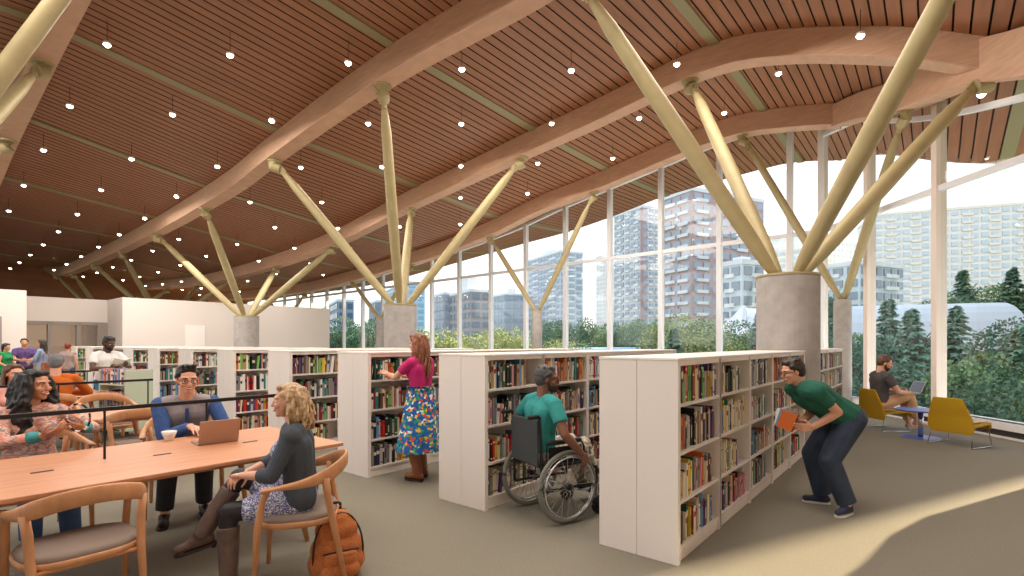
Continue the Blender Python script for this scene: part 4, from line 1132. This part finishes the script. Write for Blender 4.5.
# man in white shirt with open book
person('bearded man in a white t-shirt and jeans reading beside the book cart', V(-7.12,8.98,0), math.radians(-22), 1.0, False, hip=.91, lean=.04, head=(.1,.28),
  arms=[(D(.32,-.12,1.13),D(-.4,-1,-.7)),(D(.36,.10,1.16),D(-.3,1,-.7))], skin='dark', hair=dict(mat=H_BLACK,style='short'), top=dict(mat=mat('tee_white',(236,234,232),.9),sleeve='short',name='t_shirt'), bottom=dict(kind='trousers',mat=mat('jeans_blue',(48,120,160),.85,noise=.15,nscale=10)),
  shoes=dict(mat=M_BLACK,sole=SOLEW), vox=.011, beard=mat('beard_black',(24,20,20),.8), smile=False, palm=[(D(.8,.5,0),D(-.3,.6,.5)),(D(.8,-.4,.2),D(-.3,-.5,.6))])
ob = thing('open_book', 'open white book in the hands of the man in the white t-shirt', 'book', V(-7.12,8.98,0)+Matrix.Rotation(math.radians(-22),3,'Z')@V(.45,0,1.20), math.radians(-22))
for sy in (-1,1):
    m = MB(); m.box(-.10,.10,0,.15,0,.012,None,Matrix.Rotation(sy*.35,4,'X')@Matrix.Scale(sy,4,V(0,1,0))); pg = m.build('page_block', mat('page_white',(240,238,232),.7), ob, recalc=True); pg.rotation_euler = (0,-.75,0)
# orange sweater man, seen from behind
person('man with short grey hair in an orange sweater seated with his back turned', P(1.49,9.60), TH+PI/2-.1, 1.07, False, hip=.54, lean=.16, head=(-.3,.1),
  arms=[(D(.34,-.16,.77),D(-.3,-1,-.4)),(D(.34,.14,.77),D(-.3,1,-.4))], legs=[(D(.42,-.12,.09),D(1,0,1)),(D(.42,.12,.09),D(1,0,1))], hair=dict(mat=H_GREY,style='short'), top=dict(mat=mat('sweater_orange',(198,98,28),.95,noise=.12,nscale=50),sleeve='long',name='sweater'),
  bottom=dict(kind='trousers',mat=DARKT), shoes=dict(mat=M_BLACK,sole=SOLED), vox=.012, smile=False)
person('young woman with long brown hair and pale pink top smiling at the second table', P(.93,8.74), math.radians(-28), 1.0, True, hip=.54, lean=.16, head=(.1,.05),
  arms=[(D(.34,-.10,.77),D(-.3,-1,-.4)),(D(.34,.14,.77),D(-.3,1,-.4))], legs=[(D(.42,-.12,.09),D(1,0,1)),(D(.42,.12,.09),D(1,0,1))], hair=dict(mat=H_BROWN,style='long',len=.34), top=dict(mat=mat('top_blush',(232,176,164),.9),sleeve='long',name='blouse'),
  bottom=dict(kind='trousers',mat=DARKT), shoes=dict(mat=M_BLACK,sole=SOLED), vox=.012)
# people standing by the far rooms
stand = dict(vox=.016)
person('woman in a green dress with dark hair standing by the far rooms', V(-14.15,14.3,0), math.radians(10), .93, True, head=(0,.05), skin='tan', hair=dict(mat=H_BLACK,style='pony',len=.2), top=dict(mat=mat('dress_green',(34,140,84),.85),sleeve='none',name='dress_top'), bottom=dict(kind='trousers',mat=mat('dress_green',(34,140,84))), shoes=dict(mat=M_BLACK,sole=SOLED), arms=[(D(.2,-.2,.98),D(-1,-.5,-.5)),(D(.22,.16,1.0),D(-1,.5,-.5))], **stand)
person('man in a purple shirt standing with joined hands by the far rooms', V(-14.05,14.75,0), math.radians(-48), 1.01, False, skin='tan', hair=dict(mat=H_DARK,style='short'), top=dict(mat=mat('shirt_purple',(96,72,128),.85),sleeve='short',name='shirt'), bottom=dict(kind='trousers',mat=DARKT), shoes=dict(mat=M_BLACK,sole=SOLED), arms=[(D(.28,-.05,1.06),D(-.5,-1,-.6)),(D(.28,.06,1.06),D(-.5,1,-.6))], **stand)
person('woman in denim jacket with long dark hair and shoulder bag by far rooms', V(-13.3,14.5,0), math.radians(200), .99, True, skin='tan', hair=dict(mat=H_DARK,style='long',len=.34), top=dict(mat=mat('jacket_denim',(140,156,184),.85),sleeve='long',name='denim_jacket'), bottom=dict(kind='trousers',mat=mat('trousers_beige',(176,160,144))), shoes=dict(mat=M_BLACK,sole=SOLED), arms=[(D(.26,-.1,1.05),D(-.5,-1,-.6)),(D(.24,.10,1.0),D(-.5,1,-.6))], **stand)
person('woman with red tied-up hair seen from behind near the glass partition', V(-13.1,15.1,0), math.radians(110), .93, True, skin='light', hair=dict(mat=mat('hair_red',(132,54,30)),style='short'), top=dict(mat=mat('top_taupe',(168,146,140),.85),sleeve='none',name='top'), bottom=dict(kind='trousers',mat=mat('denim_grey',(88,98,112))), shoes=dict(mat=M_BLACK,sole=SOLED), **stand)
bag = thing('shoulder_bag','brown leather bag hanging at the side of the denim jacket woman','bag',V(-13.05,14.38,.78)); m = MB(); m.box(-.06,.06,-.14,.14,0,.24); m.build('bag_body',LEAT,bag,False,.02,2); m = MB(); m.tube(bez([(0,-.13,.22),(-.05,-.05,.5),(-.05,.05,.5),(0,.13,.22)],5),.008,6); m.build('strap',LEAT,bag)
# man in lounge chair
person('barefoot bearded man in a grey t-shirt and beige trousers in the yellow chair', V(6.62,9.24,0), math.radians(-8), 1.12, False, hip=.43, lean=.05, head=(-.35,.30),
  arms=[(D(.34,-.10,.60),D(-.5,-1,-.7)),(D(.34,.12,.60),D(-.5,1,-.7))], legs=[(D(.52,-.05,.16),D(.6,0,1)),(D(.50,.12,.10),D(1,0,1))], skin='light',
  hair=dict(mat=H_BROWN,style='short'), top=dict(mat=mat('tee_grey',(84,78,78),.9,noise=.1,nscale=20),sleeve='short',name='t_shirt'), bottom=dict(kind='trousers',mat=mat('trousers_cream',(206,162,122),.85,noise=.1,nscale=10),end=.88), vox=.011, smile=False, beard=mat('beard_brown',(74,46,32),.8))
laptop('silver laptop on the lap of the man in the yellow chair', V(6.62,9.24,0)+Matrix.Rotation(math.radians(-8),3,'Z')@V(.46,.0,.66), math.radians(-8)-PI/2, 2.0, mat('laptop_silver',(184,182,176),.4,metal=.4))

# ------------------------------------------------------------------ outside
GZ = -4.0
mb = MB(); mb.box(-700,700,-300,1200,GZ-.5,GZ); o = mb.build('ground_outside', mat('ground_outside',(92,112,86),.95, noise=.2, nscale=.3)); tag(o, kind='structure')
def hz(c, t):   # aerial haze is mixed into the far façade's paint value
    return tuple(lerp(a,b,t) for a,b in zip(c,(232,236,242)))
WIN = []
def tower(label, pxc, Yc, pxl, pxr, ytop, ang, wall, slab, glass, floor_h=3.0, bayw=3.2, balcony=True, stripes=None, roofstep=None, name='apartment_tower', nwin=100, solid=None, dl=None, dr=None):
    """corner of the tower at pixel column pxc, distance Yc; left face runs back-left, right face back-right"""
    c = V((pxc-512)/F*Yc, Yc, GZ)
    dl = dl or V(-math.cos(ang), math.sin(ang), 0); dr = dr or V(math.sin(ang), math.cos(ang), 0)
    def solve(d, px):
        k = (px-512)/F; t = (k*c.y-c.x)/(d.x-k*d.y); return abs(t)
    wl = max(6,solve(dl, pxl)); wr = max(6,solve(dr, pxr))
    top = CAMZ+(HZ-ytop)*Yc/F - GZ
    root = thing(name, label, 'building', c, math.atan2(dr.y, dr.x), 'towers beyond the windows')   # local x = dr, local y = dl
    nf = max(3,int((top-1)/floor_h)); fh = (top-1)/nf
    mb = MB(); mb.box(0,wr,0,wl,0,top-1); mb.build('walls', wall, root)
    mb = MB(); mb.box(-.3,wr+.3,-.3,wl+.3,top-1,top); 
    if roofstep: mb.box(wr*.3,wr*.7,wl*.3,wl*.7,top,top+roofstep)
    mb.build('roof', slab, root)
    if stripes:
        mb = MB()
        for a,b in stripes[0]: mb.box(-.25,.2,wl*a,wl*b,0,top-.9)
        for a,b in stripes[1]: mb.box(wr*a,wr*b,-.25,.2,0,top-.9)
        mb.build('brick_band', stripes[2], root)
    wins = []
    nl = max(2,int(wl/bayw)); nr = max(2,int(wr/bayw))
    for f in range(nf):
        z0 = .9+f*fh; z1 = z0+fh*.58
        for i in range(nl):
            y0 = wl*(i+.16)/nl; y1 = wl*(i+.84)/nl; wins.append((-.32,.05,y0,y1,z0,z1,f,0,i))
        for i in range(nr):
            x0 = wr*(i+.16)/nr; x1 = wr*(i+.84)/nr; wins.append((x0,x1,-.32,.05,z0,z1,f,1,i))
    wins.sort(key=lambda w: -w[6]); vis = [w for w in wins]
    for w in vis[:nwin]:
        mb = MB(); mb.box(*w[:6]); mb.build('window', glass, root)
    if vis[nwin:]:
        mb = MB()
        for w in vis[nwin:]: mb.box(*w[:6])
        o = mb.build('lower_windows', glass, root); tag(o, kind='stuff')
    if balcony:
        n = 0; rest = MB()
        for f in range(nf-1,-1,-1):
            z = f*fh+.55
            for face,lst in ((0,balcony[0]),(1,balcony[1])):
                for a,b in lst:
                    m = MB() if n < 90 else rest
                    if face == 0: m.box(-.6,0,wl*a,wl*b,z-.1,z+.75); 
                    else: m.box(wr*a,wr*b,-.6,0,z-.1,z+.75)
                    if n < 90: m.build('balcony', slab, root)
                    n += 1
        if rest.v: tag(rest.build('lower_balconies', slab, root), kind='stuff')
    return root
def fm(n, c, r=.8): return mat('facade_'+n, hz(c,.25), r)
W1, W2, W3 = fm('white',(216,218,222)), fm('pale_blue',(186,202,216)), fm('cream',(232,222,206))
BR, BR2 = fm('brick',(158,122,122)), fm('brick_dark',(136,106,108)); G1 = mat('glass_blue_grey',(152,166,182),.4); G2 = mat('glass_pale',(196,206,216),.4); G3 = mat('glass_dark',(128,140,154),.4)  # glass tones paled too, as painted distance haze
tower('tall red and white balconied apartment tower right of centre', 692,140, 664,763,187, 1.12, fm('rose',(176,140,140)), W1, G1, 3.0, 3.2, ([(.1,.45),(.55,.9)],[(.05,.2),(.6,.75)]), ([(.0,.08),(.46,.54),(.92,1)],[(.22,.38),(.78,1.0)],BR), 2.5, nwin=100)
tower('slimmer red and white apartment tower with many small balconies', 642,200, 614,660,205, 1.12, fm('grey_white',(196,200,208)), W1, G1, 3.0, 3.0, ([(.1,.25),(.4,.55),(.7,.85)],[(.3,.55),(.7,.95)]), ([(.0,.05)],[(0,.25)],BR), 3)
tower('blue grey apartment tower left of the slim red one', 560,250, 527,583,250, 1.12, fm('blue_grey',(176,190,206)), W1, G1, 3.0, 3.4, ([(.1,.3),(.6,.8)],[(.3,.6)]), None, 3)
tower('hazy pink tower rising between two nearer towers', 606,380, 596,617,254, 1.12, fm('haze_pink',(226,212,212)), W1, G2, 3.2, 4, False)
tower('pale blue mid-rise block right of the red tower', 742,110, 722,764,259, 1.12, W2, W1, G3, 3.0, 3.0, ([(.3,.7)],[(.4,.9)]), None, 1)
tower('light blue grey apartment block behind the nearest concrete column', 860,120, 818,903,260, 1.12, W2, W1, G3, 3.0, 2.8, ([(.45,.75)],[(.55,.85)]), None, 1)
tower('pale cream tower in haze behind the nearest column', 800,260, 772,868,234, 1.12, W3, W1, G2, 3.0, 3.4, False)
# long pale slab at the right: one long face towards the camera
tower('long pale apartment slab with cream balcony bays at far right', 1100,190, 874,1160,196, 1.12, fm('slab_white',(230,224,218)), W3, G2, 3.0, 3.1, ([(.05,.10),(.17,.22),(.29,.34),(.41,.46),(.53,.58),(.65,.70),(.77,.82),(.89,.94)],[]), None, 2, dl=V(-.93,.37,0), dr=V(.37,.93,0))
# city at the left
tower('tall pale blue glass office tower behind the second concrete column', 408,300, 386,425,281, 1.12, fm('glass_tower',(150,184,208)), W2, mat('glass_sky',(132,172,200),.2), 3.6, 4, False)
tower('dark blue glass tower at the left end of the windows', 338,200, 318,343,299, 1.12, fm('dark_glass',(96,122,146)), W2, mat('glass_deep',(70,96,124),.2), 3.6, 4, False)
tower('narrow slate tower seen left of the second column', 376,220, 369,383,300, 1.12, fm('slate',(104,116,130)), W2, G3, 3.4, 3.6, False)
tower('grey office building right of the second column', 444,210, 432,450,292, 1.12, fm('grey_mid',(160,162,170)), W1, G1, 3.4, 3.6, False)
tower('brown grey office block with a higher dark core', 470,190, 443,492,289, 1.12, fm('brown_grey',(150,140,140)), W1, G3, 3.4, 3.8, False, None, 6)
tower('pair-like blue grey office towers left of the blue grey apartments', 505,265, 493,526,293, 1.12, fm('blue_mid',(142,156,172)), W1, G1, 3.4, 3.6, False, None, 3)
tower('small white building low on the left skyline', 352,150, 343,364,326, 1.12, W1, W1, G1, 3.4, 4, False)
# blue low roof and pavilion
r = thing('low_hall','low building with a pale blue metal roof between the trees','building',V(12,42,GZ),math.radians(8))
m = MB(); m.box(-7,12,0,14,0,4.2); m.build('walls', W1, r); m = MB(); m.add([V(-7.5,-.5,4.2),V(12.5,-.5,4.2),V(12.5,7,5.15),V(-7.5,7,5.15),V(-7.5,14.5,4.2),V(12.5,14.5,4.2)],[(0,1,2,3),(3,2,5,4),(0,3,4),(1,5,2)]); m.build('roof', mat('roof_blue',(128,166,200),.5), r)
r = thing('tent_pavilion','white pointed pavilion roof in front of the mid-rise block','building',V(43,95,GZ)); m = MB(); m.lathe([(6,0),(6,6),(7.5,6.2),(3,9.5),(.2,12.5)],6); m.build('canopy', W1, r)
r = thing('round_hall','long hall with a curved pale metal roof beyond the conifers','building',V(46,62,GZ),math.radians(-24)); r.scale = (1,1,1.3)
m = MB(); N = 14; vs = []
for i in range(N+1):
    a = PI*i/N; vs += [V(-16,-8*math.cos(a),3.2+4.6*math.sin(a)),V(10,-8*math.cos(a),3.2+4.6*math.sin(a))]
m.add(vs,[(2*i,2*i+1,2*i+3,2*i+2) for i in range(N)]+[tuple(2*i for i in range(N+1)),tuple(2*i+1 for i in range(N,-1,-1))]); m.build('curved_roof', mat('roof_pale_metal',(198,204,210),.45), r)
m = MB(); m.box(-16,10,-8,8,0,3.3); m.build('walls', mat('hall_wall',(190,188,188),.8), r)
for x in (-9,3): m = MB(); m.box(x,x+3.4,-8.1,-7.9,0,3.3); m.build('door', mat('hall_door_red',(120,72,66),.7), r)
# large unseen block added at the right that keeps the low sun off the room
r = thing('sun_blocker','large added block to the right that shades the room from the sun','building',V(40,23.12,GZ),math.atan2(.66,.75)); m = MB(); m.box(0,105,0,10,0,58); m.build('walls', W3, r)
m = MB()
for f in range(17):
    for i in range(30): m.box(1+3.4*i,3+3.4*i,-.05,.1,1+3.2*f,2.8+3.2*f)
tag(m.build('windows_grid', G1, r), kind='stuff')

# trees
def leafmat(n, a, b):
    m = mat(n, a, .8, rgb2=b, nscale=.9); return m
LG = leafmat('leaf_green',(132,158,108),(88,124,84)); LY = leafmat('leaf_yellow_green',(184,188,124),(128,146,92)); LD = leafmat('leaf_dark',(98,134,106),(66,102,82)); LC = leafmat('needle_green',(132,168,136),(84,126,102)); BARK = mat('bark',(92,76,62),.9)
def leafquads(mb, c, n, s, rnd, droop=0, d=None):
    for _ in range(n):
        a = V(rnd.uniform(-1,1),rnd.uniform(-1,1),rnd.uniform(-1,1)).normalized(); b = V(rnd.uniform(-1,1),rnd.uniform(-1,1),rnd.uniform(-1,1)-droop).normalized()
        b = (b-a*a.dot(b)).normalized(); k = s*rnd.uniform(.6,1.2); p = c
        mb.add([p-a*k*.5,p+b*k*.5,p+a*k*.5,p-b*k*.5],[(0,1,2,3)])
def broad_mesh(seed, lf):
    rnd = random.Random(seed); mb = MB()
    blobs = [(V(rnd.uniform(-.30,.30),rnd.uniform(-.30,.30),rnd.uniform(.30,.86)),rnd.uniform(.12,.24)) for _ in range(15)]
    for c,r_ in blobs:
        for _ in range(620):
            v = V(rnd.gauss(0,1),rnd.gauss(0,1),rnd.gauss(0,1)).normalized()*r_*rnd.uniform(.7,1.03); leafquads(mb, c+v, 1, .024, rnd)
    return mb.mesh('crown', lf)
def conifer_mesh(seed, lf):
    rnd = random.Random(seed); mb = MB()
    for L_ in range(34):
        t = L_/33; z = .06+.93*t; R_ = .27*(1-t)**.85+.012
        nb = int(15-8*t)
        for b in range(nb):
            a = 2*PI*b/nb+rnd.uniform(-.4,.4); Rr = R_*rnd.uniform(.6,1.2); zj = rnd.uniform(-.022,.022)
            m_ = 12
            for i in range(m_):
                s = (i+.6)/m_; p = V(math.cos(a)*Rr*s, math.sin(a)*Rr*s, z+zj-.06*s*s*Rr/.2+.02*s)
                w = .030*(1-.5*s)
                d = V(math.cos(a),math.sin(a),-.35); sd = V(-math.sin(a),math.cos(a),0)
                for k in (-1,1):
                    e = p+sd*k*w+d*.022+V(0,0,rnd.uniform(-.014,.004))
                    mb.add([p-d*.008,p+d*.018,e+d*.012,e-d*.006],[(0,1,2,3)])
    return mb.mesh('crown', lf)
def trunk_mesh(h):
    m = MB(); m.tube([(0,0,0),(0,0,h*.5),(0.01,0,h)],[.022,.015,.006],8)
    for i in range(5): a = i*1.3; m.tube([(0,0,h*(.45+.08*i)),(.14*math.cos(a),.14*math.sin(a),h*(.7+.06*i))],[.008,.003],5)
    return m.mesh('trunk', BARK)
BRO = [broad_mesh(s, m_) for s,m_ in ((1,LG),(2,LY),(3,LD),(4,LG))]; CON = [conifer_mesh(s, m_) for s,m_ in ((5,LC),(6,LD))]; TRK = trunk_mesh(.7); TRC = trunk_mesh(.95)
def tree(px, Y, ytop, kind, var, label, w=1.0, group=None):
    x = (px-512)/F*Y; h = CAMZ+(HZ-ytop)*Y/F-GZ
    r = thing('conifer_tree' if kind == 'c' else 'broadleaf_tree', label, 'tree', V(x,Y,GZ), R.uniform(0,6.28), group)
    r.scale = (h*w,h*w,h)
    link('crown', (CON if kind == 'c' else BRO)[var], r); link('trunk', TRC if kind == 'c' else TRK, r)
tl = [(330,60,318,'b',2,'dark tree at the left end of the tall windows'),(352,64,330,'b',0,'tree below the small white building'),(372,58,320,'b',2,'tree beside the narrow slate tower'),(430,60,334,'b',0,'low tree right of the second column'),
(447,44,322,'b',1,'pale yellow green tree at the feet of the grey office'),(478,46,326,'b',1,'yellow green bushy tree below the brown office block'),(498,60,330,'b',2,'dark tree beneath the blue grey office towers'),(516,52,322,'b',1,'yellow green tree left of the slender window column'),
(549,70,322,'b',2,'dark tree right of the slender window column'),(575,72,318,'b',2,'dark tree below the blue grey apartments'),(556,46,334,'b',1,'small yellow tree right of the slender column'),(598,75,324,'b',0,'green tree behind the blue roof at left'),(628,75,320,'b',2,'dark tree below the slim red tower'),(648,80,318,'b',0,'green tree between the two red towers'),
(680,40,306,'b',1,'tall pale green tree in front of the red tower'),(674,34,330,'c',0,'small conifer by the blue roof'),(705,38,322,'b',1,'yellow flowering bushy tree under the red tower'),(728,40,318,'b',0,'green round tree next to the white pavilion'),(748,44,326,'b',1,'yellow green shrub tree beside the nearest column'),(760,40,312,'c',0,'conifer close to the nearest concrete column'),
(832,30,300,'c',0,'conifer right of the nearest concrete column'),(806,32,326,'b',2,'dark tree low behind the bending man'),(850,27,330,'b',2,'dark leafy tree behind the seated man'),(888,30,302,'c',0,'tall slim conifer left of the wide window fin'),(912,24,312,'c',0,'bright conifer between two window fins'),
(868,34,332,'b',0,'green tree behind the first window fin'),(896,22,350,'c',1,'low dark conifer behind the laptop man'),(926,26,340,'c',1,'dark conifer low beside the wide window fin'),(963,84,272,'c',0,'tallest green conifer under the long slab'),(944,80,298,'b',2,'dark green tree left of the tallest conifer'),
(984,84,283,'b',0,'round green tree right of the tallest conifer'),(1012,80,270,'c',0,'tall conifer at the right edge of the picture'),(956,26,309,'c',0,'light green conifer just outside the wide fin'),(978,20,352,'c',1,'dark conifer above the empty yellow chair'),(1000,23,352,'b',2,'dark bushy tree low at right'),
(1022,19,330,'c',0,'near conifer at the right edge'),(1050,24,320,'b',2,'dark tree beyond the right edge'),(938,19,356,'c',1,'dense dark shrub tree below the wide fin'),(905,18,362,'c',0,'dense shrub outside behind the blue table'),(972,17,362,'c',1,'dense shrub behind the empty yellow chair'),(1008,15,372,'b',2,'dense shrub at lower right outside'),(870,19,366,'b',2,'dense dark shrub behind the seated man'),(1040,15,350,'b',0,'leafy tree just beyond the picture edge')]
for i,(px,Y,yt,kd,vr,lab) in enumerate(tl): tree(px,Y,yt,kd,vr,lab, .95 if kd == 'b' else 1.0, 'trees outside the windows')

# ------------------------------------------------------------------ world, lights, camera
w = bpy.data.worlds.new('World'); SC.world = w; w.use_nodes = True; nt = w.node_tree; bg = nt.nodes['Background']
tc = nt.nodes.new('ShaderNodeTexCoord'); sp = nt.nodes.new('ShaderNodeSeparateXYZ'); cr = nt.nodes.new('ShaderNodeValToRGB')
nt.links.new(tc.outputs['Generated'], sp.inputs[0]); nt.links.new(sp.outputs['Z'], cr.inputs['Fac']); nt.links.new(cr.outputs['Color'], bg.inputs['Color'])
e = cr.color_ramp.elements; e[0].position = 0.0; e[0].color = srgb((250,244,236))+(1,); e[1].position = .75; e[1].color = srgb((196,214,238))+(1,)
e2 = e.new(.30); e2.color = srgb((250,250,252))+(1,)
bg.inputs['Strength'].default_value = 1.25
def area(name, loc, size, power, col, rot=(0,0,0)):
    l = bpy.data.lights.new(name,'AREA'); l.shape = 'RECTANGLE'; l.size, l.size_y = size; l.energy = power; l.color = col
    o = bpy.data.objects.new(name, l); COL.objects.link(o); o.location = loc; o.rotation_euler = rot; return o
sun = bpy.data.lights.new('sun','SUN'); sun.energy = 9.0; sun.angle = math.radians(.4); sun.color = (1,.78,.50)
so = bpy.data.objects.new('sun', sun); COL.objects.link(so)
el = math.radians(24); sd = V(.89*math.cos(el),.45*math.cos(el),math.sin(el)); so.rotation_euler = sd.to_track_quat('Z','Y').to_euler()
# added fill areas, not fixtures: downward under the ceiling, upward below it
for p,q in ((4,1.5),(4,6),(4,12),(8.5,3),(8.5,8),(8.5,14),(4,19),(12.5,8),(0,3),(0,8),(0,16)):
    area('down_fill', P(p,q,zceil(p,q)-.55), (3,3), 100, (1,.93,.84), (0,0,TH))
for p,q in ((12.5,6),(12.5,11)):
    area('up_fill', P(p,q,1.75), (3,3), 22, (1,.88,.78), (PI,0,TH))
for x,y in ((9.4,8.5),(9.4,12),(9,15.5)): area('soffit_fill', (x,y,-.5), (1,3), 70, (1,.92,.84), (PI,0,0))  # added fill from below to brighten the outside soffit
for q in (6,11,16,22): area('soffit_fill', WPq(q)+V(.9,1.0,-.5), (3,1), 80, (1,.92,.84), (PI,0,TH+PI/2))
for p,q in ((4,26),(1,25),(4,30)): area('room_fill', P(p,q,2.95), (1.5,1.5), 45, (1,.92,.84), (0,0,TH))  # added fill to brighten the rooms behind the glass
for p,q in ((2,19.5),(6,20),(10,20)): area('down_fill', P(p,q,4.6), (3,3), 55, (1,.93,.86), (0,0,TH))  # added downward fill in front of the white rooms
cam = bpy.data.cameras.new('camera'); co = bpy.data.objects.new('camera', cam); COL.objects.link(co)
cam.sensor_width = 36; cam.lens = 36*F/1024; co.location = (0,0,CAMZ); co.rotation_euler = (PI/2,0,0); cam.shift_y = (HZ-288)/1024; cam.clip_end = 3000; cam.clip_start = .05
SC.camera = co
SC.view_settings.view_transform = 'Standard'; SC.view_settings.look = 'None'; SC.view_settings.exposure = 0.85
SC.cycles.use_denoising = True; SC.cycles.max_bounces = 8; SC.cycles.transparent_max_bounces = 12; SC.cycles.sample_clamp_indirect = 6
